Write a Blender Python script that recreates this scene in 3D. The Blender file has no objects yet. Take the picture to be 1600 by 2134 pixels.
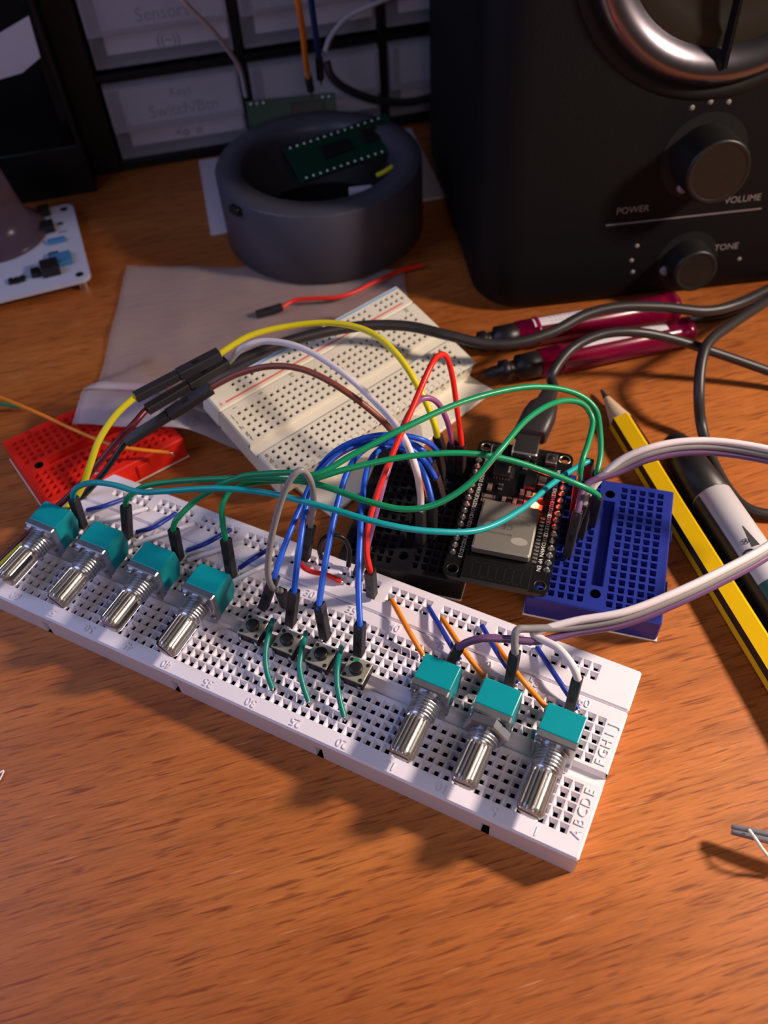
import bpy, bmesh, math, random
from mathutils import Vector, Matrix
random.seed(7)
S = 0.001                                   # everything below is written in millimetres
C = bpy.context.scene.collection
sc = bpy.context.scene

# ------------------------------------------------------------------ camera
CAM = Vector((1.781, -72.887, 199.086))
FPX = 1781.78
RX = Vector((0.89640763, 0.44079055, -0.04644403)).normalized()     # picture right
RF = Vector((-0.31325029, 0.55591007, -0.7699599)).normalized()      # forward
RD = RF.cross(RX).normalized()                                       # picture down
RX = RD.cross(RF).normalized()
cd = bpy.data.cameras.new('camera'); cam = bpy.data.objects.new('camera', cd); C.objects.link(cam)
cd.sensor_fit = 'VERTICAL'; cd.sensor_height = 36.0; cd.lens = FPX / 2134.0 * 36.0
cd.clip_start = 0.01; cd.clip_end = 20
m = Matrix.Identity(4)
for i in range(3):
    m[i][0] = RX[i]; m[i][1] = -RD[i]; m[i][2] = -RF[i]; m[i][3] = CAM[i] * S
cam.matrix_world = m
cd.dof.use_dof = True; cd.dof.focus_distance = 0.212; cd.dof.aperture_fstop = cd.lens / 2.1
sc.camera = cam

def at(u, v, z=0.0):
    """the point at height z (mm above the desk) seen at picture position u, v"""
    d = RX * ((u - 800) / FPX) + RD * ((v - 1067) / FPX) + RF
    return CAM + d * ((z - CAM.z) / d.z)

# ------------------------------------------------------------------ light
w = bpy.data.worlds.new('room'); sc.world = w; w.use_nodes = True
bg = w.node_tree.nodes['Background']; bg.inputs[0].default_value = (0.62, 0.55, 0.72, 1); bg.inputs[1].default_value = 0.012

def area(name, loc, aim, size, power, col, shape='DISK', spread=180):
    l = bpy.data.lights.new(name, 'AREA'); l.shape = shape; l.size = size * S; l.energy = power; l.color = col; l.spread = math.radians(spread)
    o = bpy.data.objects.new(name, l); C.objects.link(o)
    o.location = Vector(loc) * S
    o.rotation_euler = (Vector(aim) - Vector(loc)).to_track_quat('-Z', 'Y').to_euler()
    return l
area('desk_lamp_light', (245, 222, 245), (15, 30, 0), 50, 0.84, (1.0, 0.81, 0.68), spread=92)
area('monitor_light', (-300, -90, 220), (-90, 0, 0), 220, 0.50, (0.50, 0.58, 1.0), 'SQUARE')
area('fill_light', (90, -135, 235), (-10, -60, 0), 110, 0.19, (1.0, 0.84, 0.84))  # added fill close above the foreground, not a lamp of the room
sc.view_settings.view_transform = 'Standard'; sc.view_settings.look = 'None'
sc.view_settings.exposure = -0.22; sc.view_settings.gamma = 1.0; sc.view_settings.use_curve_mapping = False

# ------------------------------------------------------------------ materials
def lin(h):
    h = h.lstrip('#'); o = []
    for i in (0, 2, 4):
        c = int(h[i:i+2], 16) / 255; o.append(c / 12.92 if c <= 0.04045 else ((c + 0.055) / 1.055) ** 2.4)
    return (*o, 1)
M = {}
def mat(name, col, rough=0.45, metal=0.0, var=0.06, bump=0.0, nscale=300, spec=0.5, trans=0.0, alpha=1.0, coat=0.0, emis=None, es=0.0, ior=1.45):
    mt = bpy.data.materials.new(name); mt.use_nodes = True; n = mt.node_tree.nodes; l = mt.node_tree.links
    b = n['Principled BSDF']; c = lin(col) if isinstance(col, str) else (*col, 1)
    b.inputs['Roughness'].default_value = rough; b.inputs['Metallic'].default_value = metal
    b.inputs['Specular IOR Level'].default_value = spec; b.inputs['IOR'].default_value = ior
    b.inputs['Transmission Weight'].default_value = trans; b.inputs['Alpha'].default_value = alpha
    b.inputs['Coat Weight'].default_value = coat
    tc = n.new('ShaderNodeTexCoord'); nz = n.new('ShaderNodeTexNoise'); nz.inputs['Scale'].default_value = nscale; nz.inputs['Detail'].default_value = 4
    l.new(tc.outputs['Object'], nz.inputs['Vector'])
    rp = n.new('ShaderNodeMix'); rp.data_type = 'RGBA'
    rp.inputs[6].default_value = tuple(x * (1 - var) for x in c[:3]) + (1,)
    rp.inputs[7].default_value = tuple(min(1, x * (1 + var)) for x in c[:3]) + (1,)
    l.new(nz.outputs['Fac'], rp.inputs[0]); l.new(rp.outputs[2], b.inputs['Base Color'])
    if bump:
        bp = n.new('ShaderNodeBump'); bp.inputs['Strength'].default_value = bump; bp.inputs['Distance'].default_value = 0.0003
        l.new(nz.outputs['Fac'], bp.inputs['Height']); l.new(bp.outputs['Normal'], b.inputs['Normal'])
    if emis:
        b.inputs['Emission Color'].default_value = lin(emis); b.inputs['Emission Strength'].default_value = es
    M[name] = mt; return mt

def wood_material():
    mt = bpy.data.materials.new('desk_wood'); mt.use_nodes = True; n = mt.node_tree.nodes; l = mt.node_tree.links; b = n['Principled BSDF']
    tc = n.new('ShaderNodeTexCoord')
    rot = n.new('ShaderNodeMapping'); rot.inputs['Rotation'].default_value = (0, 0, math.radians(-1.8)); l.new(tc.outputs['Object'], rot.inputs['Vector'])
    def nz(scale, sx, sy, det=4, rough=0.6, dist=0.0):
        mp = n.new('ShaderNodeMapping'); mp.inputs['Scale'].default_value = (sx, sy, 1); l.new(rot.outputs[0], mp.inputs[0])
        t = n.new('ShaderNodeTexNoise'); t.inputs['Scale'].default_value = scale; t.inputs['Detail'].default_value = det
        t.inputs['Roughness'].default_value = rough; t.inputs['Distortion'].default_value = dist; l.new(mp.outputs[0], t.inputs[0]); return t.outputs['Fac']
    def ramp(src, stops):
        r = n.new('ShaderNodeValToRGB'); l.new(src, r.inputs[0]); e = r.color_ramp.elements
        e[0].position, e[0].color = stops[0]; e[1].position, e[1].color = stops[-1]
        for p, c in stops[1:-1]:
            k = e.new(p); k.color = c
        return r.outputs[0]
    def mix(kind, fac, a, bb):
        x = n.new('ShaderNodeMix'); x.data_type = 'RGBA'; x.blend_type = kind
        if isinstance(fac, float): x.inputs[0].default_value = fac
        else: l.new(fac, x.inputs[0])
        l.new(a, x.inputs[6])
        if hasattr(bb, 'default_value') or not isinstance(bb, tuple): l.new(bb, x.inputs[7])
        else: x.inputs[7].default_value = bb
        return x.outputs[2]
    g = lambda v: (v, v, v, 1)
    broad = ramp(nz(14, 0.35, 1.6, 5, 0.6, 0.6), [(0.28, lin('#9a5122')), (0.5, lin('#ae632d')), (0.72, lin('#bd7338'))])
    band = ramp(nz(90, 0.22, 2.2, 6, 0.7, 0.4), [(0.30, g(0.70)), (0.5, g(0.96)), (0.75, g(1.12))])
    c1 = mix('MULTIPLY', 0.85, broad, band)
    fine = ramp(nz(420, 0.20, 3.0, 4, 0.62, 0.3), [(0.30, g(0.42)), (0.46, g(0.92)), (0.7, g(1.10))])
    c2 = mix('MULTIPLY', 0.75, c1, fine)
    fib = ramp(nz(900, 0.14, 2.6, 3, 0.6, 0.2), [(0.30, g(0.80)), (0.5, g(1.0)), (0.7, g(1.10))])
    c2 = mix('MULTIPLY', 0.8, c2, fib)
    pores = ramp(nz(300, 0.30, 3.6, 2, 0.5, 0.2), [(0.58, g(0)), (0.68, g(0.70))])
    c3 = mix('MIX', pores, c2, lin('#6a2d12'))
    flecks = ramp(nz(340, 0.25, 4.0, 1, 0.4, 0.0), [(0.70, g(0)), (0.80, g(0.40))])
    c4 = mix('MIX', flecks, c3, lin('#dba27a'))
    l.new(c4, b.inputs['Base Color'])
    b.inputs['Roughness'].default_value = 0.46; b.inputs['Specular IOR Level'].default_value = 0.35
    bp = n.new('ShaderNodeBump'); bp.inputs['Strength'].default_value = 0.25; bp.inputs['Distance'].default_value = 0.0002
    l.new(fine, bp.inputs['Height']); l.new(bp.outputs[0], b.inputs['Normal'])
    M['desk_wood'] = mt
wood_material()

mat('white_abs', '#e8e2ea', 0.38, var=0.015, bump=0.03, nscale=900)
mat('contact_hole_shade', '#141214', 0.5, var=0.3)  # dark metal clips plus the shade deep in the holes, painted near-black
mat('cream_abs', '#e6dfcb', 0.45, var=0.03)
mat('backing_paper', '#e9e4d4', 0.7, var=0.03)
mat('blue_abs', '#243188', 0.34, var=0.05)
mat('black_abs', '#17161a', 0.42, var=0.2, bump=0.1, nscale=500)
mat('red_abs', '#e2281a', 0.4, var=0.05)
mat('print_black', '#2e2a2c', 0.7)
mat('print_red', '#e4574c', 0.6)
mat('print_blue', '#64a8dc', 0.6)
mat('teal', '#0b9098', 0.32, var=0.08, nscale=260)
mat('zinc', '#b9bbc0', 0.34, metal=0.9, var=0.12, bump=0.12, nscale=700)
mat('shaft_metal', '#c4c2bf', 0.32, metal=0.9, var=0.06, bump=0.08, nscale=600)
mat('steel', '#c9c8c4', 0.28, metal=1.0, var=0.05)
mat('solder', '#c7c5c2', 0.30, metal=0.95, var=0.1)
mat('brass_tin', '#cfc3a0', 0.3, metal=1.0)
mat('housing', '#2a272b', 0.5, var=0.2, bump=0.05)
mat('button_black', '#1b1a1c', 0.4)
mat('button_plate', '#c3bfae', 0.36, metal=0.55, var=0.08)
for nm, cc in dict(w_green='#0c8f5e', w_dkgreen='#0a7256', w_teal='#12a0a6', w_blue='#1f5bd0', w_navy='#223a9e', w_red='#ea2a1c', w_yellow='#e2d21c', w_white='#e3d9dc',
                   w_brown='#8a4a38', w_grey='#8d8a8a', w_purple='#8c5a8e', w_violet='#6c4c74', w_orange='#f0861c', w_black='#1b191b', w_maroon='#5c1622', w_lightgrey='#c2bcc4',
                   w_hookgreen='#0b7f6e', w_dkblue='#1d3a78').items():
    mat(nm, cc, 0.36, var=0.04, nscale=200)
mat('w_clear', '#e8e4ea', 0.3, var=0.03)
mat('cable_black', '#2c292b', 0.42, var=0.12)
mat('pcb_black', '#121113', 0.33, var=0.2)
mat('silk', '#e8e4dc', 0.6)
mat('shield', '#b2aca1', 0.42, metal=0.75, var=0.06, bump=0.06, nscale=500)
mat('shield_text', '#5c5750', 0.6, metal=0.3)
mat('shield_mark', '#a39d93', 0.6, metal=0.2)
mat('chip', '#1a191b', 0.4)
mat('ceramic', '#8d7a66', 0.5)
mat('led_red', '#ff3020', 0.3, emis='#ff2206', es=900.0)
mat('led_body', '#f2e6d8', 0.4, emis='#ff3a14', es=14.0)
mat('pencil_yellow', '#e0b410', 0.32, var=0.05)
mat('pencil_black', '#1d1a18', 0.35)
mat('pencil_wood', '#cdb392', 0.7, var=0.12, nscale=500)
mat('graphite', '#3b3a3c', 0.4)
mat('marker_body', '#c4c0c4', 0.34, var=0.03)
mat('marker_black', '#1d1b1d', 0.45)
mat('marker_green', '#2f5c58', 0.5)
mat('pen_pink', '#b8145e', 0.2, trans=0.8, ior=1.3, var=0.04)
mat('pen_dark', '#1c181b', 0.4)
mat('pen_core', '#9a1028', 0.4)
mat('label_white', '#ded5d8', 0.6, var=0.03)
mat('speaker_black', '#09090c', 0.62, var=0.15, bump=0.25, nscale=900, spec=0.25)
mat('speaker_dark', '#0a0a0b', 0.7)
mat('speaker_ring', '#77727a', 0.30, metal=0.95, var=0.05)
mat('speaker_cone', '#232017', 0.55, var=0.15)
mat('knob', '#1a1918', 0.42, var=0.25, bump=0.2)
mat('knob_mark', '#8a8180', 0.5)
mat('grey_print', '#4a4953', 0.42, var=0.08, bump=0.1, nscale=250)
mat('dark_inside', '#0d0c0e', 0.6)
mat('pcb_green', '#0b3626', 0.4, var=0.25, nscale=250)
mat('pcb_white', '#b6b6ca', 0.4, var=0.04)
mat('smoky', '#92788a', 0.22, trans=0.8, ior=1.2, var=0.05)
mat('cabinet_black', '#060607', 0.45, var=0.2)
mat('card_white', '#cfc3cb', 0.7, var=0.04)
mat('clear_plastic', '#d6cfd6', 0.28, alpha=0.16)
mat('bag_plastic', '#c6bfc0', 0.30, alpha=0.26, bump=0.3, nscale=60)
mat('frosted', '#d8d0d8', 0.4, alpha=0.17)
mat('bag_zip', '#e4d6da', 0.35, alpha=0.38)
mat('ink', '#2a2630', 0.7)
mat('blue_part', '#3f78a6', 0.4)
mat('tweezer', '#8f8e92', 0.42, metal=0.45, var=0.1)
mat('wall_paint', '#0e0c0d', 0.9)

# ------------------------------------------------------------------ mesh helpers
class MB:
    def __init__(s): s.v = []; s.f = []; s.mi = []; s.sm = []
    def add(s, vs, fs, mi=0, smooth=False):
        b = len(s.v); s.v += [Vector(p) for p in vs]
        for f in fs: s.f.append(tuple(b + i for i in f)); s.mi.append(mi); s.sm.append(smooth)
    def quad(s, a, b, c, d, mi=0): s.add([a, b, c, d], [(0, 1, 2, 3)], mi)
    def box(s, c, size, mi=0, ch=0.0, mtx=None):
        x, y, z = [q / 2 for q in size]; c = Vector(c)
        if ch <= 0:
            vs = [Vector((sx * x, sy * y, sz * z)) for sz in (-1, 1) for sy in (-1, 1) for sx in (-1, 1)]
            fs = [(0, 2, 3, 1), (4, 5, 7, 6), (0, 1, 5, 4), (2, 6, 7, 3), (0, 4, 6, 2), (1, 3, 7, 5)]
        else:
            ch = min(ch, x * .9, y * .9, z * .9); vs = []; fs = []
            lv = [(-z, ch), (-z + ch, 0), (z - ch, 0), (z, ch)]
            for zz, i in lv:
                a, bq = x - i, y - i; k = ch if i == 0 else ch * 0.6
                vs += [Vector(p) for p in ((-a + k, -bq, zz), (a - k, -bq, zz), (a, -bq + k, zz), (a, bq - k, zz), (a - k, bq, zz), (-a + k, bq, zz), (-a, bq - k, zz), (-a, -bq + k, zz))]
            for r in range(3):
                for i in range(8): fs.append((r * 8 + i, r * 8 + (i + 1) % 8, r * 8 + 8 + (i + 1) % 8, r * 8 + 8 + i))
            fs.append(tuple(reversed(range(8)))); fs.append(tuple(range(24, 32)))
        if mtx: vs = [mtx @ p for p in vs]
        s.add([p + c for p in vs], fs, mi)
    def ring_stack(s, rings, mi=0, smooth=True, cap0=True, cap1=True):
        n = len(rings[0]); vs = [p for r in rings for p in r]; fs = []
        for r in range(len(rings) - 1):
            for i in range(n): fs.append((r * n + i, r * n + (i + 1) % n, (r + 1) * n + (i + 1) % n, (r + 1) * n + i))
        s.add(vs, fs, mi, smooth)
        if cap0: s.add(rings[0], [tuple(reversed(range(n)))], mi)
        if cap1: s.add(rings[-1], [tuple(range(n))], mi)
    def lathe(s, o, ax, prof, n=24, mi=0, smooth=True, caps=(True, True)):
        """prof: (distance along ax, radius)"""
        ax = Vector(ax).normalized(); u = ax.orthogonal().normalized(); v = ax.cross(u); o = Vector(o)
        s.ring_stack([[o + ax * d + (u * math.cos(2 * math.pi * i / n) + v * math.sin(2 * math.pi * i / n)) * r for i in range(n)] for d, r in prof], mi, smooth, *caps)
    def tube(s, pts, r, n=10, mi=0, flat=None):
        pts = [Vector(p) for p in pts]; t0 = (pts[1] - pts[0]).normalized(); u = t0.orthogonal().normalized(); rings = []
        for i, p in enumerate(pts):
            t = (pts[min(i + 1, len(pts) - 1)] - pts[max(i - 1, 0)]).normalized()
            u = (u - t * u.dot(t)).normalized(); v = t.cross(u); rr = r(i / (len(pts) - 1)) if callable(r) else r
            rings.append([p + (u * math.cos(2 * math.pi * k / n) + v * math.sin(2 * math.pi * k / n)) * rr for k in range(n)])
        s.ring_stack(rings, mi, True)
    def prism(s, poly, z0, z1, mi=0):
        n = len(poly); vs = [Vector((p[0], p[1], z0)) for p in poly] + [Vector((p[0], p[1], z1)) for p in poly]
        s.add(vs, [tuple(reversed(range(n))), tuple(range(n, 2 * n))] + [(i, (i + 1) % n, n + (i + 1) % n, n + i) for i in range(n)], mi)
    def mesh(s, name, mats, off=Vector((0, 0, 0)), recalc=True):
        me = bpy.data.meshes.new(name); me.from_pydata([(p - off) * S for p in s.v], [], s.f)
        for i, p in enumerate(me.polygons): p.material_index = s.mi[i]; p.use_smooth = s.sm[i]
        for k in (mats if isinstance(mats, (list, tuple)) else [mats]): me.materials.append(M[k])
        if recalc:
            b = bmesh.new(); b.from_mesh(me); bmesh.ops.recalc_face_normals(b, faces=b.faces); b.to_mesh(me); b.free()
        return me

def rm(pts, k=14):
    """smooth curve through the points (Catmull-Rom)"""
    p = [Vector(q) for q in pts]; p = [p[0] * 2 - p[1]] + p + [p[-1] * 2 - p[-2]]; o = []
    for i in range(1, len(p) - 2):
        for j in range(k):
            t = j / k; a, b, c, d = p[i - 1], p[i], p[i + 1], p[i + 2]
            o.append(0.5 * ((2 * b) + (c - a) * t + (2 * a - 5 * b + 4 * c - d) * t * t + (3 * b - a - 3 * c + d) * t ** 3))
    o.append(p[-2]); return o

def tag(o, label=None, cat=None, group=None, kind=None):
    if label: o['label'] = label
    if cat: o['category'] = cat
    if group: o['group'] = group
    if kind: o['kind'] = kind
    return o
def thing(name, label, cat, loc=(0, 0, 0), rotz=0.0, group=None, mtx=None):
    o = bpy.data.objects.new(name, None); C.objects.link(o); o.empty_display_size = 0.01
    if mtx is not None: o.matrix_world = mtx
    else: o.location = Vector(loc) * S; o.rotation_euler = (0, 0, rotz)
    return tag(o, label, cat, group)
def part(name, mb, mats, parent, off=None, kind=None):
    """mesh in the parent's own millimetre frame (off: subtract the parent's place from world coordinates)"""
    me = mb.mesh(name, mats, Vector(off) if off is not None else Vector((0, 0, 0)))
    o = bpy.data.objects.new(name, me); C.objects.link(o); o.parent = parent
    if kind: o['kind'] = kind
    return o
def solo(name, mb, mats, label, cat, base, group=None, kind=None):
    me = mb.mesh(name, mats, Vector(base)); o = bpy.data.objects.new(name, me); C.objects.link(o); o.location = Vector(base) * S
    return tag(o, label, cat, group, kind)
def text(name, s, size, loc, parent, m, rot=(0, 0, 0), ext=0.05, mtx=None, sx=1.0):
    cu = bpy.data.curves.new(name, 'FONT'); cu.body = s; cu.size = size * S; cu.extrude = ext * S; cu.align_x = 'CENTER'; cu.align_y = 'CENTER'; cu.resolution_u = 3
    tmp = bpy.data.objects.new('tmp_text', cu); me = bpy.data.meshes.new_from_object(tmp); me.name = name
    bpy.data.objects.remove(tmp); bpy.data.curves.remove(cu); me.materials.clear(); me.materials.append(M[m])
    o = bpy.data.objects.new(name, me); C.objects.link(o); o.parent = parent
    if mtx is not None: o.matrix_local = mtx
    else: o.location = Vector(loc) * S; o.rotation_euler = rot
    if sx != 1.0: o.scale = (sx, 1, 1)
    return o
def copy_tree(o, parent=None):
    c = o.copy(); C.objects.link(c); c.parent = parent
    for ch in list(o.children): copy_tree(ch, c)
    return c
def frame(o, x, y, z=None):
    """matrix from an origin (mm) and axes"""
    x = Vector(x).normalized(); z = Vector(z) if z is not None else x.cross(Vector(y)); z.normalize(); y = z.cross(x).normalized(); mm = Matrix.Identity(4)
    for i in range(3): mm[i][0] = x[i]; mm[i][1] = y[i]; mm[i][2] = z[i]; mm[i][3] = o[i] * S
    return mm

# ------------------------------------------------------------------ breadboard mesh
def board_mesh(mb, X0, X1, Y0, Y1, Z0, Z1, c, fields, grooves=(), mounts=(), notches=(), op=1.08, bt=0.52, d1=1.5, d2=4.5, pitch=2.54):
    h = pitch / 2
    rects = [(f[0] - h, f[0] + (f[2] - 1) * pitch + h, f[1] - h, f[1] + (f[3] - 1) * pitch + h) for f in fields]
    gr = [tuple(g) for g in grooves]; mr = [(x - r - .3, x + r + .3, y - r - .3, y + r + .3) for x, y, r in mounts]
    skip = rects + [g[:4] for g in gr] + mr
    xs = sorted({X0 + c, X1 - c, *[min(max(r[0], X0 + c), X1 - c) for r in skip], *[min(max(r[1], X0 + c), X1 - c) for r in skip]})
    ys = sorted({Y0 + c, Y1 - c, *[r[2] for r in skip], *[r[3] for r in skip]})
    for a, b in zip(xs, xs[1:]):
        for p, q in zip(ys, ys[1:]):
            mx, my = (a + b) / 2, (p + q) / 2
            if any(r[0] < mx < r[1] and r[2] < my < r[3] for r in skip): continue
            mb.quad((a, p, Z1), (b, p, Z1), (b, q, Z1), (a, q, Z1))
    for f in fields:                                        # funnel-shaped contact holes
        for i in range(f[2]):
            for j in range(f[3]):
                x, y = f[0] + i * pitch, f[1] + j * pitch
                L = [(h, Z1), (op, Z1), (bt, Z1 - d1), (bt, Z1 - d2)]
                rings = [[(x - k, y - k, z), (x + k, y - k, z), (x + k, y + k, z), (x - k, y + k, z)] for k, z in L]
                for r in range(3):
                    for k in range(4):
                        mb.quad(rings[r][k], rings[r][(k + 1) % 4], rings[r + 1][(k + 1) % 4], rings[r + 1][k], 1 if r == 2 else 0)
                mb.quad(*rings[3], 1)
    for (a, b, p, q, d) in gr:
        a2, b2 = max(a, X0), min(b, X1); zb = Z1 - d; e = min(0.6, (q - p) * .15)
        oa, ob = a <= X0, b >= X1
        ta = X0 + c if oa else a; tb = X1 - c if ob else b
        fa = X0 if oa else a + e * .5; fb = X1 if ob else b - e * .5
        mb.quad((fa, p + e, zb), (fb, p + e, zb), (fb, q - e, zb), (fa, q - e, zb))
        mb.quad((ta, p, Z1), (tb, p, Z1), (fb, p + e, zb), (fa, p + e, zb)); mb.quad((ta, q, Z1), (tb, q, Z1), (fb, q - e, zb), (fa, q - e, zb))
        if not oa: mb.quad((a, p, Z1), (a, q, Z1), (fa, q - e, zb), (fa, p + e, zb))
        if not ob: mb.quad((b, p, Z1), (b, q, Z1), (fb, q - e, zb), (fb, p + e, zb))
    for (x, y, r) in mounts:
        k = r + .3; n = 16; sq = []; ci = []
        for i in range(n):
            t = 2 * math.pi * (i + .5) / n; cx, cy = math.cos(t), math.sin(t); mxx = max(abs(cx), abs(cy)); sq.append((x + k * cx / mxx, y + k * cy / mxx, Z1)); ci.append((x + r * cx, y + r * cy, Z1))
        dn = [(p[0], p[1], Z0 + 1) for p in ci]
        for i in range(n):
            j = (i + 1) % n; mb.quad(sq[i], sq[j], ci[j], ci[i]); mb.quad(ci[i], ci[j], dn[j], dn[i], 1)
            a, b = sq[i], sq[j]
            if abs(a[0] - b[0]) > 1e-6 and abs(a[1] - b[1]) > 1e-6:
                cxx = x + math.copysign(k, (a[0] + b[0]) / 2 - x); cyy = y + math.copysign(k, (a[1] + b[1]) / 2 - y); mb.add([a, b, (cxx, cyy, Z1)], [(0, 1, 2)])
        mb.add(dn, [tuple(range(n))], 1)
    # long sides with bevel; notches cut into the front foot
    def side(seg, fx):
        for a, b, kind in seg:
            if kind == 'n':
                dpt, nh = 2.2, Z0 + (Z1 - Z0) * 0.62
                mb.quad(fx(a, 0, nh), fx(b, 0, nh), fx(b, 0, Z1 - c), fx(a, 0, Z1 - c))
                mb.quad(fx(a, 0, Z0), fx(a, 0, nh), fx(a, dpt, nh), fx(a, dpt, Z0)); mb.quad(fx(b, 0, Z0), fx(b, 0, nh), fx(b, dpt, nh), fx(b, dpt, Z0))
                mb.quad(fx(a, 0, nh), fx(b, 0, nh), fx(b, dpt, nh), fx(a, dpt, nh)); mb.quad(fx(a, dpt, Z0), fx(b, dpt, Z0), fx(b, dpt, nh), fx(a, dpt, nh))
                mb.quad(fx(a, 0, Z1 - c), fx(b, 0, Z1 - c), fx(b, c, Z1), fx(a, c, Z1))
            elif kind == 'g':
                d = [g for g in gr if g[2] <= (a + b) / 2 <= g[3]][0][4]
                mb.quad(fx(a, 0, Z0), fx(b, 0, Z0), fx(b, 0, Z1 - d), fx(a, 0, Z1 - d))
            else:
                mb.quad(fx(a, 0, Z0), fx(b, 0, Z0), fx(b, 0, Z1 - c), fx(a, 0, Z1 - c)); mb.quad(fx(a, 0, Z1 - c), fx(b, 0, Z1 - c), fx(b, c, Z1), fx(a, c, Z1))
    seg = []; cur = X0 + c
    for a, b in sorted(notches): seg += [(cur, a, 's'), (a, b, 'n')]; cur = b
    seg.append((cur, X1 - c, 's'))
    side(seg, lambda t, d, z: (t, Y0 + d, z)); side([(X0 + c, X1 - c, 's')], lambda t, d, z: (t, Y1 - d, z))
    for X, sg in ((X0, 1), (X1, -1)):
        seg = []; cur = Y0 + c
        for g in sorted(gr, key=lambda g: g[2]):
            if (g[0] <= X0 and X == X0) or (g[1] >= X1 and X == X1): seg += [(cur, g[2], 's'), (g[2], g[3], 'g')]; cur = g[3]
        seg.append((cur, Y1 - c, 's'))
        side(seg, lambda t, d, z: (X + sg * d, t, z))
        for Y, sy in ((Y0, 1), (Y1, -1)):                   # bevelled upright corners
            mb.quad((X, Y + sy * c, Z0), (X + sg * c, Y, Z0), (X + sg * c, Y, Z1 - c), (X, Y + sy * c, Z1 - c))
            mb.add([(X, Y + sy * c, Z1 - c), (X + sg * c, Y, Z1 - c), (X + sg * c, Y + sy * c, Z1)], [(0, 1, 2)])
    mb.quad((X0 + c, Y0, Z0), (X1 - c, Y0, Z0), (X1 - c, Y1, Z0), (X0 + c, Y1, Z0))

# ------------------------------------------------------------------ the setting
a = math.radians(39.7)
mb = MB(); mb.box((0, -370, -12.5), (1500, 740, 25), ch=1.5)
desk = solo('desk', mb, 'desk_wood', 'orange-brown wood desk top with dark grain streaks', 'desk', (0, 0, 0))
desk.location = Vector((-250, 480, 0)) * S; desk.rotation_euler = (0, 0, a)
mb = MB(); mb.box((0, 11, 350), (1900, 20, 1500))
wall = solo('wall_back', mb, 'wall_paint', None, None, (0, 0, 0), kind='structure')
wall.location = Vector((-250, 480, 0)) * S; wall.rotation_euler = (0, 0, a)

# ------------------------------------------------------------------ main white breadboard
Z = 8.5
bb = thing('breadboard', 'long white solderless breadboard carrying the potentiometers and push buttons', 'breadboard', (-80, 15, 0))
OFF = Vector((-80, 15, 0))
NC = 64; XL = -2.54 * (NC - 1); XA, XB = XL - 5.2, 5.2
mb = MB()
nt = [(at(u, v, 1).x - 1.0, at(u, v, 1).x + 1.0) for u, v in ((105, 1312), (370, 1437), (668, 1572), (1009, 1735))]
board_mesh(mb, XA, XB, -5.45, 32.75, 0, Z, 0.5, [(XL, 0, NC, 5), (XL, 17.78, NC, 5)], [(XA - 1, XB + 1, 12.1, 15.9, 2.0)], notches=nt)
part('main_block', mb, ['white_abs', 'contact_hole_shade'], bb, OFF)
mb = MB()
rx = [-5.38 - 2.54 * (6 * g + 4) for g in range(10)]
board_mesh(mb, XA, XB, 32.95, 44.85, 0, Z, 0.5, [(x, 38.75, 5, 2) for x in rx])
part('power_rail', mb, ['white_abs', 'contact_hole_shade'], bb, OFF)
mb = MB(); mb.box((OFF.x, 19.7, 0.4), (XB - XA - 3, 47, 0.7)); part('adhesive_backing', mb, 'backing_paper', bb, OFF)
for n in range(5, 61, 5):
    text('embossed_number', str(n), 3.1, Vector((-2.54 * (n + 1), -3.15, Z + .02)) - OFF, bb, 'white_abs', (0, 0, math.pi), 0.24, sx=0.95)
    text('embossed_number', str(n), 3.1, Vector((XL + 2.54 * (n + 1), 31.0 - .3, Z + .02)) - OFF, bb, 'white_abs', (0, 0, 0), 0.24, sx=0.95)
text('embossed_number', '1', 3.1, Vector((-5.08, -3.15, Z + .02)) - OFF, bb, 'white_abs', (0, 0, math.pi), 0.16)
text('embossed_number', '1', 3.1, Vector((XL + 5.08, 30.7, Z + .02)) - OFF, bb, 'white_abs', (0, 0, 0), 0.16)
for i, ch in enumerate('ABCDE'): text('embossed_letter', ch, 3.2, Vector((3.0, 2.54 * i, Z + .02)) - OFF, bb, 'white_abs', (0, 0, math.pi / 2), 0.24)
for i, ch in enumerate('FGHIJ'): text('embossed_letter', ch, 3.2, Vector((3.0, 17.78 + 2.54 * i, Z + .02)) - OFF, bb, 'white_abs', (0, 0, math.pi / 2), 0.24)

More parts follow.
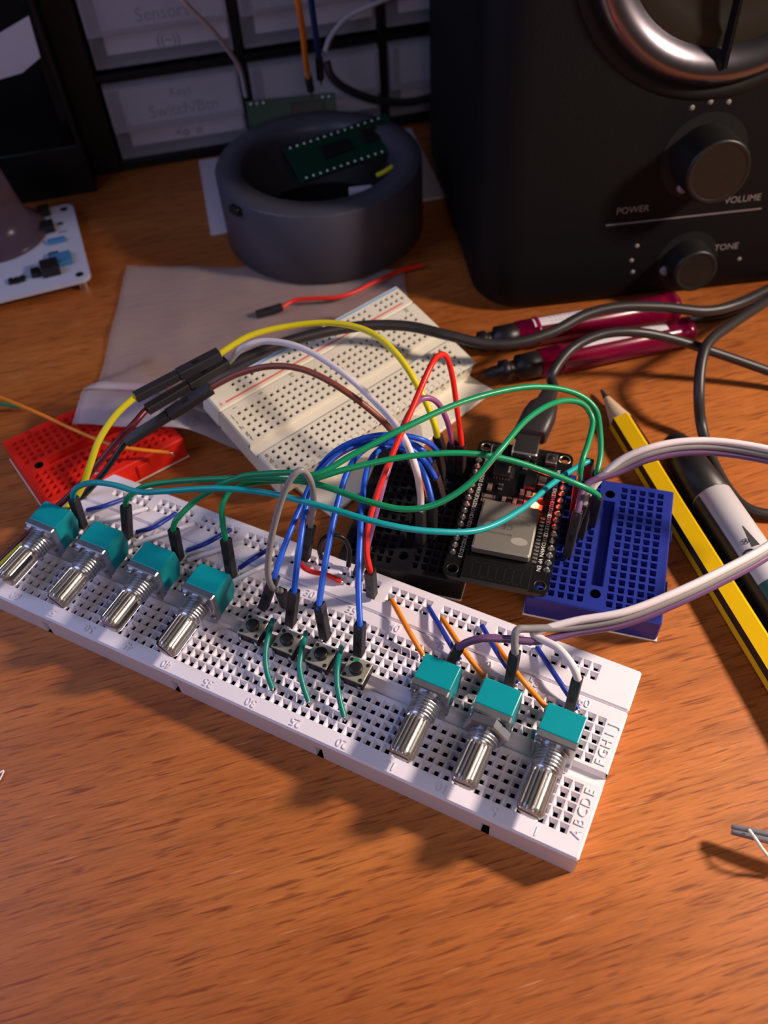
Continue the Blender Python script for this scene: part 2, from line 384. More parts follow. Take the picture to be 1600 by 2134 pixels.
# ------------------------------------------------------------------ potentiometers
def make_pot():
    t = thing('potentiometer', '', 'potentiometer')
    # local frame: x along the board, y away from the shaft tip, z = 0 on the board top
    prof = [(14.7, 11.0), (21.4, 11.0), (21.9, 10.5), (22.3, 5.6), (20.6, 1.4), (14.7, 1.4)]
    mb = MB(); w = 4.6; n = len(prof); vs = [Vector((-w, y, z)) for y, z in prof] + [Vector((w, y, z)) for y, z in prof]
    mb.add(vs, [tuple(range(n)), tuple(reversed(range(n, 2 * n)))] + [(i, n + i, n + (i + 1) % n, (i + 1) % n) for i in range(n)])
    body = part('body', mb, 'teal', t)
    bv = body.modifiers.new('soft_edges', 'BEVEL'); bv.width = 0.22 * S; bv.segments = 2
    mb = MB(); mb.box((0, 13.75, 6.0), (9.5, 1.9, 10.1), ch=0.3); mb.box((-3.6, 12.6, 1.5), (1.4, 0.9, 2.6), ch=.1); mb.box((3.6, 12.6, 1.5), (1.4, 0.9, 2.6), ch=.1)
    mb.box((-3.7, 12.4, 9.3), (1.5, 1.4, 1.3), ch=.2)
    part('face_plate', mb, 'zinc', t)
    zc = 6.4; mb = MB(); p = [(0, 3.9), (0.5, 3.9)]; d = 0.5
    for i in range(5): p += [(d + .1, 3.6), (d + .3, 3.6), (d + .5, 3.0), (d + .72, 3.0)]; d += 0.88
    p += [(d + .2, 3.1)]
    mb.lathe((0, 12.8, zc), (0, -1, 0), p, 28, smooth=False); part('threaded_bushing', mb, 'zinc', t)
    mb = MB(); mb.lathe((0, 8.4, 0), (0, -1, 0), [(0, 2.8), (1.3, 2.85), (1.4, 2.5), (2.2, 2.5)], 28)
    n = 50; dl = 0.19
    for half in (0, 1):                                          # the knurled shaft is split lengthwise into two halves
        rings = []
        for y, rr, k in ((7.0, 2.75, 1), (6.6, 2.95, 1), (-1.9, 2.95, 1), (-2.5, 2.65, .7), (-2.7, 2.35, .3)):
            ring = []
            for i in range(n + 1):
                th = half * math.pi + dl + (math.pi - 2 * dl) * i / n; r = rr + k * (0.2 if i % 6 in (0, 1, 2) else -0.5)
                ring.append(Vector((r * math.cos(th), y, r * math.sin(th))))
            rings.append(ring)
        mb.ring_stack(rings, 0, False)
    sh = part('knurled_shaft', mb, 'shaft_metal', t); sh.location = (0, 0, zc * S)
    for x in (-2.54, 0, 2.54):
        mb = MB(); mb.box((x, 21.6, 0.6), (0.9, 0.5, 3.6)); mb.box((x, 20.6, 2.1), (0.9, 2.4, 0.5)); part('pin', mb, 'steel', t)
    return t
pot0 = make_pot()
pots = [(-156.2, 'teal potentiometer at the far left end of the white breadboard'),
        (-138.5, 'second teal potentiometer from the left end of the white breadboard'),
        (-121.0, 'third teal potentiometer from the left end of the white breadboard'),
        (-103.4, 'teal potentiometer just left of the first push button'),
        (-38.2, 'teal potentiometer just right of the last push button'),
        (-22.9, 'teal potentiometer wearing a hexagonal nut on its bushing'),
        (-7.5, 'teal potentiometer at the right end of the white breadboard')]
for i, (x, lab) in enumerate(pots):
    o = pot0 if i == 0 else copy_tree(pot0)
    o.location = Vector((x, 0, Z)) * S; o.rotation_euler = (0, 0, math.radians([1.5, 1.5, 1, 1, -1, 0, 0.5][i])); o.rotation_euler[2] = 0
    tag(o, lab, 'potentiometer', 'teal potentiometers on the white breadboard')
    for ch in o.children:
        if ch.name.startswith('knurled_shaft'): ch.rotation_euler = (0, math.radians([150, 40, 165, 48, 5, -4, 8][i]), 0)
    if i == 5:
        mb = MB(); rings = []
        for y, r in ((12.6, 5.1), (12.3, 5.6), (10.4, 5.6), (10.1, 5.1)):
            rings.append([Vector((r * math.cos(math.pi / 3 * k + .2), y, 6.4 + r * math.sin(math.pi / 3 * k + .2))) for k in range(6)])
        mb.ring_stack(rings, 0, False); part('hex_nut', mb, 'zinc', o)

# ------------------------------------------------------------------ push buttons
def make_button():
    t = thing('push_button', '', 'push button')
    mb = MB(); mb.box((0, 0, 1.9), (6.1, 6.1, 3.2), ch=.15); part('base', mb, 'button_black', t)
    mb = MB(); mb.box((0, 0, 3.6), (6.2, 6.2, 0.35), ch=.12); part('top_plate', mb, 'button_plate', t)
    mb = MB(); mb.lathe((0, 0, 3.6), (0, 0, 1), [(0, 1.75), (1.3, 1.72), (1.5, 1.55), (1.55, 0.9)], 24); part('plunger', mb, 'button_black', t)
    for sx in (-1, 1):
        for sy in (-1, 1):
            mb = MB(); mb.lathe((2.25 * sx, 2.25 * sy, 3.6), (0, 0, 1), [(0, .52), (.32, .5), (.4, .35)], 12); part('rivet', mb, 'button_black', t)
            mb = MB(); mb.box((2.3 * sx, 3.3 * sy, 1.9), (.7, .3, 1.0)); mb.box((2.3 * sx, 3.55 * sy, 0.4), (.7, .25, 2.4)); part('leg', mb, 'steel', t)
    return t
bt0 = make_button()
for i, (x, rz, lab) in enumerate([(-88.2, 2, 'black push button beside the teal potentiometer, first of four'), (-78.0, 1, 'second black push button counted from the left potentiometers'),
                              (-68.1, 0, 'third black push button, between two green link wires'), (-58.2, 1, 'black push button with a green smudge, last of the four')]):
    o = bt0 if i == 0 else copy_tree(bt0)
    o.location = Vector((x, 13.9, Z)) * S; o.rotation_euler = (0, 0, math.radians(rz)); tag(o, lab, 'push button', 'black push buttons on the white breadboard')
    if i == 3:
        mb = MB(); mb.box((-1.2, 2.5, 3.80), (1.6, .8, .06), ch=.02); part('green_smudge', mb, 'w_green', o)

# ------------------------------------------------------------------ wires
def housing(t, a, b, off, w=2.45, name='connector_housing'):
    a, b = Vector(a), Vector(b); ax = (b - a).normalized(); L = (b - a).length
    x = (Vector((1, 0.0, 0)) - ax * ax.x).normalized(); y = ax.cross(x); mb = MB(); h = w / 2; c = .18
    def ring(d, k, cc=c):
        pts = [(-k + cc, -k), (k - cc, -k), (k, -k + cc), (k, k - cc), (k - cc, k), (-k + cc, k), (-k, k - cc), (-k, -k + cc)]
        return [a + ax * d + x * p[0] + y * p[1] for p in pts]
    mb.ring_stack([ring(0, h - .1), ring(.2, h), ring(L - .15, h), ring(L, h - .1), ring(L, h - .42, .1), ring(L - 1.6, h - .5, .1)], 0, False)
    # latch window on the side that faces the front
    mb.add([a + ax * (L * .36) + x * p - y * (h + .01) for p in (-.55, .55)] + [a + ax * (L * .52) + x * p - y * (h + .01) for p in (.55, -.55)], [(0, 1, 2, 3)], 1)
    return part(name, mb, ['housing', 'dark_inside'], t, off)
def pin(t, a, dirv, off, L=4):
    mb = MB(); mb.tube([Vector(a) + Vector(dirv).normalized() * .2, Vector(a) - Vector(dirv).normalized() * L], .32, 6); return part('pin', mb, 'brass_tin', t, off)
def jumper(name, label, col, pts, r=0.8, h0=None, h1=None, group=None, k=14, tips=None):
    """h0 / h1: foot point of the plug housing at that end (its top is the wire's end)"""
    pts = [at(*p) if len(p) == 3 and not isinstance(p, Vector) else p for p in pts]
    base = Vector(((pts[0].x + pts[-1].x) / 2, (pts[0].y + pts[-1].y) / 2, 0))
    t = thing(name, label, 'wire', base, 0, group)
    path = list(pts)
    for h, i in ((h0, 0), (h1, -1)):
        if h is not None:
            d = (path[i] - h).normalized(); inner = path[i] - d * 1.5
            if i == 0: path.insert(0, inner)
            else: path.append(inner)
    mb = MB(); mb.tube(rm(path, k), r, 10); part('insulation', mb, col, t, base)
    for h, e in ((h0, pts[0]), (h1, pts[-1])):
        if h is not None: housing(t, h, e, base); pin(t, h, e - h, base)
    for h, e, nx in ((h0, pts[0], pts[1]), (h1, pts[-1], pts[-2])):
        if h is None and tips:
            mb = MB(); d = (e - nx).normalized(); mb.tube([e, e + d * tips * .4, e + d * tips * .5 + Vector((0, 0, -tips * .7))], .3, 6); part('bare_tip', mb, 'solder', t, base)
    return t
# frames of the two small boards the controller straddles
ANG = math.radians(10.5); AXX = Vector((math.cos(ANG), math.sin(ANG), 0)); AXY = Vector((-math.sin(ANG), math.cos(ANG), 0))
KB = Vector((-67.2, 70.4, 0)); BL = Vector((-15.45, 79.85, 0))
def onb(c, x, y, z): return c + AXX * x + AXY * y + Vector((0, 0, z))
ZH0, ZH1 = 9.3, 22.4

# --- green and teal signal wires from the left potentiometers
G = 'green signal wires from the left potentiometers'
jumper('jumper_wire', 'teal jumper wire from the far left potentiometer, hanging lowest across the controller', 'w_teal',
       [(152, 1036, ZH1), (158, 1018, 27), (190, 1006, 31), (235, 1010, 33), (290, 1025, 34.5), (340, 1024, 37), (450, 1018, 40), (560, 1028, 41), (680, 1058, 43), (800, 1092, 42), (900, 1107, 39), (1000, 1104, 35), (1085, 1062, 31), (1150, 1008, 27), (1205, 972, 24.0), (1226, 962, 23.0)],
       h0=at(172, 1096, ZH0), h1=onb(BL, -6.35, 17.78, ZH0), group=G)
jumper('jumper_wire', 'green jumper wire from the second potentiometer, middle one of the green wires', 'w_green',
       [(262, 1053, ZH1), (266, 1038, 26), (300, 1014, 29), (360, 1004, 31), (460, 998, 35.5), (560, 998, 40), (640, 1000, 43), (720, 978, 45), (820, 956, 45), (900, 946, 44), (980, 945, 42), (1060, 958, 38.5), (1140, 984, 34), (1205, 1010, 30.5), (1234, 1024, 27.5), (1247, 1034, 23.4)],
       h0=at(266, 1119, ZH0), h1=onb(BL, -3.81, 5.08, ZH0), group=G)
jumper('jumper_wire', 'green jumper wire from the third potentiometer, arching highest behind the controller', 'w_green',
       [(361, 1103, ZH1), (368, 1082, 25), (405, 1045, 28), (430, 1028, 32.5), (460, 1010, 37.5), (490, 998, 40), (520, 990, 42), (600, 985, 46.5), (660, 988, 48), (740, 945, 50), (840, 893, 51), (950, 843, 50), (1050, 814, 47), (1130, 806, 43), (1200, 820, 38), (1240, 852, 34), (1250, 900, 29), (1251, 948, 25), (1243, 988, 22.8)],
       h0=at(373, 1163, ZH0), h1=onb(BL, -6.35, 12.7, ZH0), group=G)
jumper('jumper_wire', 'green jumper wire from the fourth potentiometer, dipping low before the controller', 'w_green',
       [(470, 1123, ZH1), (464, 1090, 26), (464, 1050, 30), (490, 1016, 33), (550, 1004, 36), (620, 1002, 39), (680, 1015, 40), (760, 1043, 40), (840, 1061, 39), (910, 1050, 39.5), (980, 1006, 42), (1040, 940, 45), (1100, 872, 44), (1160, 838, 40), (1210, 840, 36), (1234, 874, 32), (1227, 918, 31), (1214, 958, 30), (1208, 988, 27), (1206, 1006, 22.8)],
       h0=at(483, 1201, ZH0), h1=onb(BL, -8.89, 5.08, ZH0), group=G)
# --- blue button wires
G = 'blue signal wires from the push buttons'
jumper('jumper_wire', 'blue jumper wire leaning from behind the first push button', 'w_blue',
       [(572, 1201, ZH1), (592, 1140, 26), (628, 1052, 29), (664, 978, 31.5), (708, 934, 33.5), (775, 909, 36.5), (840, 908, 35), (888, 920, 32), (911, 941, 24)], h0=at(548, 1266, ZH0), h1=onb(KB, 3.81, 12.7, ZH0), group=G)
jumper('jumper_wire', 'blue jumper wire rising from behind the second push button', 'w_blue',
       [(613, 1231, ZH1), (624, 1140, 30), (642, 1042, 33.5), (678, 972, 35), (728, 935, 33.5), (790, 919, 31.5), (845, 920, 31), (880, 938, 29), (896, 962, 24)], h0=at(605, 1300, ZH0), h1=onb(KB, 3.81, 7.62, ZH0), group=G)
jumper('jumper_wire', 'blue jumper wire rising from behind the third push button', 'w_blue',
       [(665, 1257, ZH1), (680, 1160, 28), (703, 1050, 33), (728, 975, 35), (762, 935, 34.8), (806, 922, 34.6), (852, 934, 32.8), (885, 962, 28.5), (906, 994, 23.4)], h0=at(678, 1328, ZH0), h1=onb(KB, 6.35, 2.54, ZH0), group=G)
jumper('jumper_wire', 'blue jumper wire rising from behind the fourth push button', 'w_blue',
       [(750, 1299, ZH1), (747, 1220, 26), (750, 1120, 30), (756, 1030, 32.5), (768, 968, 33.5), (792, 936, 32), (824, 930, 31), (860, 952, 29.3), (886, 994, 27), (900, 1046, 22.8)], h0=at(748, 1362, ZH0), h1=onb(KB, 6.35, -10.16, ZH0), group=G)
# --- supply and serial wires into the black board
jumper('jumper_wire', 'bright red jumper wire from the power rail peaking highest over the black board', 'w_red',
       [(771, 1189, ZH1), (764, 1150, 26), (766, 1100, 30), (785, 1030, 35), (820, 940, 41), (860, 848, 46), (893, 772, 50), (912, 742, 50), (930, 744, 48), (943, 788, 42), (953, 860, 32), (962, 926, 22.5)], h0=at(775, 1240, ZH0), h1=onb(KB, 8.89, 15.24, ZH0))
jumper('jumper_wire', 'mauve jumper wire beside the red one over the black board', 'w_purple',
       [(764, 1142, ZH1), (777, 1092, 28), (799, 1010, 34.5), (826, 925, 37.4), (852, 862, 39.2), (880, 831, 41), (910, 838, 38), (931, 876, 31), (942, 922, 22.6)], h0=at(745, 1196, ZH0), h1=onb(KB, 6.35, 15.24, ZH0))
jumper('jumper_wire', 'grey jumper wire looping from the power rail to the first button row', 'w_grey',
       [(647, 1097, ZH1), (653, 1054, 36.5), (649, 1008, 49), (630, 980, 55), (606, 998, 54), (584, 1050, 48), (566, 1120, 39), (558, 1186, 30), (566, 1222, 23), (585, 1232, 17.5)], h0=at(635, 1164, ZH0), h1=at(597, 1262, 9.0))
# short black loop and red link on the rail
SG = 'short solid links on the white breadboard'
def link(name, label, col, pts, r=0.68, group=SG, tips=1.2): return jumper(name, label, col, pts, r, group=group, tips=tips, k=10)
link('link_wire', 'short black wire arching over the power rail', 'w_black', [(670, 1164, 10), (666, 1142, 14), (676, 1121, 18.5), (697, 1115, 20), (718, 1124, 18.5), (728, 1148, 14), (726, 1180, 9.5)], .72)
link('link_wire', 'short red wire lying along the power rail', 'w_red', [(624, 1172, 9.6), (634, 1184, 11), (652, 1192, 11.5), (680, 1198, 11), (711, 1212, 9.6)], .72)
# orange / navy links on the right
for i, (a_, b_, c_) in enumerate([((816, 1250, 9.4), (850, 1312, 12), (882, 1366, 9.6)), ((921, 1288, 9.4), (962, 1350, 12), (1009, 1412, 9.6)), ((1026, 1334, 9.4), (1076, 1402, 14.5), (1136, 1472, 9.6))]):
    link('link_wire', ['orange link wire slanting down to the potentiometer right of the buttons', 'orange link wire slanting down to the potentiometer with the nut', 'orange link wire slanting down to the rightmost potentiometer'][i], 'w_orange', [a_, b_, c_], .7)
for i, (a_, b_, c_) in enumerate([((893, 1266, 9.4), (924, 1318, 11.4), (958, 1376, 9.4)), ((1004, 1304, 9.4), (1040, 1366, 11.4), (1080, 1422, 9.4)), ((1119, 1350, 9.4), (1160, 1412, 11.4), (1204, 1478, 9.4))]):
    link('link_wire', ['navy link wire behind the potentiometer right of the buttons', 'navy link wire behind the potentiometer with the nut', 'navy link wire behind the rightmost potentiometer'][i], 'w_navy', [a_, b_, c_], .68)
# navy / white links on the left
nv = [((182, 1063, 10), (215, 1055, 12), (258, 1040, 10)), ((285, 1109, 10), (322, 1098, 12), (366, 1070, 10)), ((390, 1147, 10), (430, 1132, 12), (480, 1104, 10)), ((499, 1184, 10), (525, 1166, 12), (562, 1143, 10))]
wh = [((186, 1091, 10), (240, 1078, 12), (304, 1060, 10)), ((280, 1134, 10), (340, 1112, 12), (404, 1092, 10)), ((392, 1167, 10), (440, 1150, 12), (506, 1128, 10)), ((486, 1212, 10), (524, 1192, 12), (566, 1172, 10))]
od = ['far left', 'second', 'third', 'fourth']
for i in range(4):
    link('link_wire', 'navy link wire from the %s potentiometer to the power rail' % od[i], 'w_navy', nv[i], .68)
    link('link_wire', 'white link wire from the %s potentiometer to the power rail' % od[i], 'w_clear', wh[i], .72, tips=1.6)
# green links between the buttons
for i, p in enumerate([[(568, 1292, 10.2), (560, 1322, 13), (553, 1360, 12.5), (556, 1400, 11), (568, 1436, 9.4)], [(637, 1318, 10.2), (629, 1352, 13), (624, 1390, 12.5), (632, 1430, 11), (643, 1462, 9.4)], [(711, 1348, 10.2), (704, 1380, 13), (702, 1420, 12.5), (708, 1460, 11), (717, 1494, 9.4)]]):
    link('link_wire', ['dark green link wire between the first and second push button', 'dark green link wire between the second and third push button', 'dark green link wire between the third and fourth push button'][i], 'w_hookgreen', p, .72)

# --- three wires joined by plug pairs above the plastic bag
def pair(t, a, b, off):
    """two plug housings pushed together end to end"""
    mid = a.lerp(b, .5); housing(t, mid, a, off, 2.7); housing(t, mid + (b - a).normalized() * .1, b, off, 3.1)
def joined(label, pa, pb, left, right, cl, cr, h1):
    a_, b_ = at(*pa), at(*pb); d = (b_ - a_).normalized(); base = Vector(((a_.x + b_.x) / 2, (a_.y + b_.y) / 2, 0))
    t = thing('jumper_wire', label, 'wire', base, 0, 'wires joined by plug pairs')
    pair(t, a_, b_, base)
    mb = MB(); mb.tube(rm([a_ + d * 1.5, a_ - d * .5] + [at(*p) for p in left]), .98, 10); part('insulation', mb, cl, t, base)
    e = [at(*p) for p in right]; hd = (e[-1] - h1).normalized()
    mb = MB(); mb.tube(rm([b_ - d * 1.5, b_ + d * .5] + e + [e[-1] - hd * 1.5]), .95, 10); part('insulation', mb, cr, t, base)
    housing(t, h1, e[-1], base); pin(t, h1, hd, base)
joined('yellow jumper wire joined by black plugs above the plastic bag', (282, 828, 36), (457, 737, 38),
       [(240, 866, 34), (206, 918, 30), (188, 968, 25), (172, 1012, 20), (146, 1052, 16), (92, 1098, 15), (30, 1152, 14), (-30, 1212, 12)],
       [(520, 700, 40), (600, 680, 41), (690, 673, 42), (770, 692, 42), (830, 742, 40), (876, 815, 34), (902, 875, 27), (911, 908, 22.6)], 'w_yellow', 'w_yellow', onb(KB, 3.81, 17.78, ZH0))
joined('white jumper wire joined by black plugs to a dark red lead', (306, 854, 31), (474, 755, 33),
       [(278, 884, 30), (244, 920, 26), (208, 962, 22), (166, 1012, 17), (122, 1054, 14), (50, 1122, 12), (-20, 1190, 9)],
       [(510, 722, 39), (560, 711, 41), (630, 726, 42), (710, 774, 41), (780, 836, 38), (834, 900, 40.5), (864, 968, 36), (876, 1030, 27), (876, 1062, 22.6)], 'w_maroon', 'w_white', onb(KB, 3.81, -12.7, ZH0))
joined('brown jumper wire joined by black plugs to a black lead', (262, 922, 22), (440, 808, 32),
       [(214, 988, 15), (172, 1034, 9), (126, 1074, 6), (48, 1142, 4), (-30, 1212, 2)],
       [(500, 778, 36), (570, 763, 39), (640, 773, 40), (720, 816, 38), (800, 880, 30), (848, 945, 26.5), (873, 1000, 24.3), (882, 1032, 22.6)], 'w_black', 'w_brown', onb(KB, 3.81, -5.08, ZH0))

# --- ribbon of three wires on the right
base = Vector((40, 60, 0))
rb = thing('ribbon_cable', 'ribbon of white, grey and purple wires looping out past the marker', 'cable', base)
core = [(1200, 1306, 26), (1300, 1288, 27.5), (1400, 1250, 29), (1500, 1203, 30), (1600, 1148, 31), (1690, 1080, 32), (1725, 1010, 33), (1680, 970, 33), (1600, 948, 33), (1500, 932, 33), (1420, 932, 33), (1350, 946, 32), (1290, 972, 29)]
ends = {'w_white': ([(1203, 1413, ZH1), (1192, 1386, 25), (1164, 1352, 25.5), (1132, 1334, 25), (1112, 1322, 25), (1124, 1314, 26)], [(1248, 1000, 26), (1228, 1030, 22.5)], at(1187, 1479, ZH0), onb(BL, -6.35, 0, ZH0)),
        'w_grey': ([(1073, 1359, ZH1), (1072, 1330, 26), (1080, 1312, 27.5), (1110, 1310, 27)], [(1236, 1004, 26), (1217, 1048, 22.5)], at(1062, 1426, ZH0), onb(BL, -8.89, -2.54, ZH0)),
        'w_violet': ([(957, 1349, 22), (975, 1338, 24), (1010, 1330, 25.5), (1060, 1332, 25), (1120, 1336, 24)], [(1222, 1010, 26), (1204, 1064, 22.5)], at(936, 1381, 12), onb(BL, -8.89, -7.62, ZH0))}
for j, (col, (e0, e1, f0, f1)) in enumerate(ends.items()):
    o3 = Vector((-0.35, 0.6, 1.35)) * (1 - j) * 1.05
    p0 = [at(*p) for p in e0]; p1 = [at(*p) for p in e1]
    path = [p0[0] - (p0[0] - f0).normalized() * 1.5] + p0 + [at(*p) + o3 for p in core] + p1 + [p1[-1] - (p1[-1] - f1).normalized() * 1.5]
    mb = MB(); mb.tube(rm(path, 12), .95, 10); part('strand', mb, col, rb, base)
    for f, e in ((f0, p0[0]), (f1, p1[-1])): housing(rb, f, e, base); pin(rb, f, e - f, base)

# ------------------------------------------------------------------ small boards
def mini(name, label, cen, ang, col, z0=0.0, mtx=None):
    t = thing(name, label, 'breadboard', cen, ang, 'mini breadboards', mtx)
    mb = MB()
    ys = -8 * 2.54
    board_mesh(mb, -17.6, 17.6, -23.2, 23.2, z0 + .6, z0 + 8.5, 0.4, [(-13.97, ys, 5, 17), (3.81, ys, 5, 17)], [(-1.7, 1.7, -15.2, 15.2, 2.6)], mounts=[(0, -17.85, 1.45), (0, 17.85, 1.45)], op=0.92 if col != 'red_abs' else 0.82, d1=1.3)
    for q in (-10, 8): mb.box((17.9, q, z0 + 4), (.9, 4, 5.5), ch=.2)
    mb.box((-6, 23.5, z0 + 4), (4, .9, 5.5), ch=.2)
    part('block', mb, [col, 'contact_hole_shade'], t)
    mb = MB(); mb.box((0, 0, z0 + .3), (35.6, 46.8, .6), ch=.1); part('adhesive_backing', mb, 'backing_paper', t)
    return t
mini('mini_breadboard', 'black mini breadboard under the left edge of the controller board', KB, ANG, 'black_abs')
mini('mini_breadboard', 'blue mini breadboard under the right edge of the controller board', BL, ANG, 'blue_abs')
# red board: tipped slightly on its front corner
rx_ = (at(90, 1053, 11) - at(0, 920, 11)).normalized(); ry_ = Vector((-rx_.y, rx_.x, 0))
rc = at(0, 920, 10) + rx_ * 17.6 + ry_ * 23.2; rc.z = 0.6
nz_ = Vector((0, 0, 1)) + rx_ * 0.0 + ry_ * 0.03
mini('mini_breadboard', 'bright red mini breadboard half covered by the plastic bag', None, 0, 'red_abs', mtx=frame(rc, rx_, ry_, nz_))

# cream half-size board, propped up along its left edge
kf = 0.975
co = CAM + (Vector((-133.8, 79.28, 13.05)) - CAM) * kf
cx_ = Vector((0.38, 0.92, -0.02)).normalized(); cn_ = Vector((0.24, -0.07, 0.97)).normalized()
ct = thing('half_size_breadboard', 'cream half-size breadboard propped up behind the black board', 'breadboard', mtx=frame(co, cx_, None, cn_))
pt = 2.54 * kf
mb = MB()
board_mesh(mb, -4.6, 78.6 * kf, -27.6, 3.8, -8.5, 0, 0.5, [(0, -4 * pt, 30, 5), (0, -11 * pt, 30, 5)][0:2], [(-9, 90, -6.45 * pt, -4.55 * pt, 1.6)], pitch=pt, op=.62, bt=.45, d1=.5, d2=3)
part('main_block', mb, ['cream_abs', 'contact_hole_shade'], ct)
mb = MB()
board_mesh(mb, -4.6, 78.6 * kf, 3.9, 13.2, -8.5, 0, 0.5, [(2 * pt + 6 * pt * g, 3.1 * pt, 5, 2) for g in range(5)], pitch=pt, op=.62, bt=.45, d1=.5, d2=3)
part('power_rail', mb, ['cream_abs', 'contact_hole_shade'], ct)
mb = MB(); mb.box((36, 5.6, .03), (74, .55, .06)); part('red_stripe', mb, 'print_red', ct)
mb = MB(); mb.box((38, 12.0, .03), (76, .6, .06)); part('blue_stripe', mb, 'print_blue', ct)
text('printed_mark', '+', 3, (-2.6, 5.6, .02), ct, 'print_red', (0, 0, 0), .02)
for i, ch in enumerate('jihgf'): text('printed_letter', ch, 2.4, (-2.6, -pt * i, .02), ct, 'print_black', (0, 0, math.pi / 2 * 0), .02)
for i, ch in enumerate('edcba'): text('printed_letter', ch, 2.4, (-2.6, -pt * (7 + i), .02), ct, 'print_black', (0, 0, 0), .02)
for i in range(5, 31, 5):
    text('printed_number', str(i), 1.9, ((i - 1) * pt, 2.3, .02), ct, 'print_black', (0, 0, math.pi / 2), .02); text('printed_number', str(i), 1.9, ((i - 1) * pt, -12.0 * pt, .02), ct, 'print_black', (0, 0, math.pi / 2), .02)
text('printed_number', '1', 1.9, (0, 2.3, .02), ct, 'print_black', (0, 0, math.pi / 2), .02)
# peeled-off backing sheet lying under it
bq = [at(1030, 812, 1), at(690, 1075, 1), at(625, 1060, 1)]
e1_ = (bq[0] - bq[1]).normalized(); e2_ = Vector((-e1_.y, e1_.x, 0)); bc = bq[1] + e1_ * 37.5 + e2_ * 22
mb = MB(); mb.box((0, 0, .6), (75, 44, 1.2), ch=.35)
solo('backing_sheet', mb, 'backing_paper', 'off-white foam backing sheet lying under the cream breadboard', 'foam sheet', (0, 0, 0))
o = bpy.data.objects['backing_sheet']; o.location = Vector((bc.x, bc.y, 0)) * S; o.rotation_euler = (0, 0, math.atan2(e1_.y, e1_.x))

# ------------------------------------------------------------------ controller board
EC = KB + AXX * 26.4 + AXY * 1.0; EC.z = 0
esp = thing('controller_board', 'black microcontroller board with a metal shield and a glowing red light', 'circuit board', EC, ANG)
zp0, zp1 = 11.0, 12.6; W2, L0, L1 = 14.1, -25.4, 26.0
mb = MB()
def rrect(x0, x1, y0, y1, r, n=6):
    p = []
    for cx, cy, t0 in ((x1 - r, y1 - r, 0), (x0 + r, y1 - r, 90), (x0 + r, y0 + r, 180), (x1 - r, y0 + r, 270)):
        for k in range(n + 1): t = math.radians(t0 + 90 * k / n); p.append((cx + r * math.cos(t), cy + r * math.sin(t)))
    return p
mb.prism(rrect(-W2, W2, L0, L1, 2.3), zp0, zp1); pcb = part('pcb', mb, 'pcb_black', esp)
cut = MB()                                                     # drill the four mounting holes right through
for x in (-11.7, 11.7):
    for y in (L0 + 2.6, L1 - 2.6): cut.lathe((x, y, zp0 - 1), (0, 0, 1), [(0, 1.36), (4, 1.36)], 20, smooth=False)
co_ = bpy.data.objects.new('drill', cut.mesh('drill', 'pcb_black')); C.objects.link(co_); co_.parent = esp
bo = pcb.modifiers.new('holes', 'BOOLEAN'); bo.operation = 'DIFFERENCE'; bo.object = co_; bo.solver = 'EXACT'
bpy.context.view_layer.update()
nm_ = bpy.data.meshes.new_from_object(pcb.evaluated_get(bpy.context.evaluated_depsgraph_get())); pcb.modifiers.clear(); pcb.data = nm_
bpy.data.objects.remove(co_)
for x in (-11.7, 11.7):
    for y in (L0 + 2.6, L1 - 2.6):
        mb = MB(); mb.lathe((x, y, zp1 - .02), (0, 0, 1), [(0, 1.75), (.06, 1.75), (.06, 1.4), (-.2, 1.38)], 20, caps=(False, False)); part('mounting_ring', mb, 'brass_tin' if y > 0 else 'chip', esp)
PY = [-17.4 + 2.5 * k for k in range(15)]
for side, names in ((-1, ['D23', 'D22', 'TX0', 'RX0', 'D21', 'D19', 'D18', 'D5', 'TX2', 'RX2', 'D4', 'D2', 'D15', 'GND', '3V3']), (1, ['EN', 'VP', 'VN', 'D34', 'D35', 'D32', 'D33', 'D25', 'D26', 'D27', 'D14', 'D12', 'D13', 'GND', 'VIN'])):
    mb = MB(); mb.box((side * 12.7, (PY[0] + PY[-1]) / 2, 9.8), (2.5, 38, 2.5), ch=.2); part('pin_header', mb, 'black_abs', esp)
    for y, nm in zip(PY, names):
        mb = MB(); mb.lathe((side * 12.7, y, zp1), (0, 0, 1), [(0, .95), (.15, .88), (.7, .42), (1.1, .34), (1.15, .1)], 12); part('solder_joint', mb, 'solder', esp)
        text('pin_name', nm, 1.55, (side * 10.55, y, zp1 + .02), esp, 'silk', (0, 0, -math.pi / 2), .01)
# radio module
mb = MB(); mb.box((0, -12.6, zp1 + .4), (18, 25.6, .8), ch=.1); part('module_board', mb, 'pcb_black', esp)
mb = MB(); mb.box((0, -8.3, zp1 + 2.2), (15.8, 17.4, 2.9), ch=.5); part('metal_shield', mb, 'shield', esp)
zt = zp1 + 3.68
for s_, sz, x, y in (('CE', 2.6, 0.3, -8.4), ('FCC', 1.5, 4.8, -6.4), ('ESP-WROOM-32', 1.0, -1.6, -11.0), ('FCC ID: 2AC7Z', .8, 3.2, -4.0)):
    text('shield_print', s_, sz, (x, y, zt), esp, 'shield_text', (0, 0, math.pi), .01)
mb = MB()
for x, y, ra, rb2 in ((4.2, -12.6, 2.3, 1.3), (-4.6, -9.0, 1.5, 1.5)): mb.prism([(x + ra * math.cos(k * math.pi / 12), y + rb2 * math.sin(k * math.pi / 12)) for k in range(24)], zt - .1, zt)
part('shield_logo', mb, 'shield_mark', esp)
mb = MB()
for i in range(7): mb.box((-6.6 + i * 2.2, -22.2, zp1 + .83), (.35, 5.2, .06))
for y in (-24.6, -19.8): mb.box((0, y, zp1 + .83), (14.4, .3, .06))
part('antenna_trace', mb, 'chip', esp)
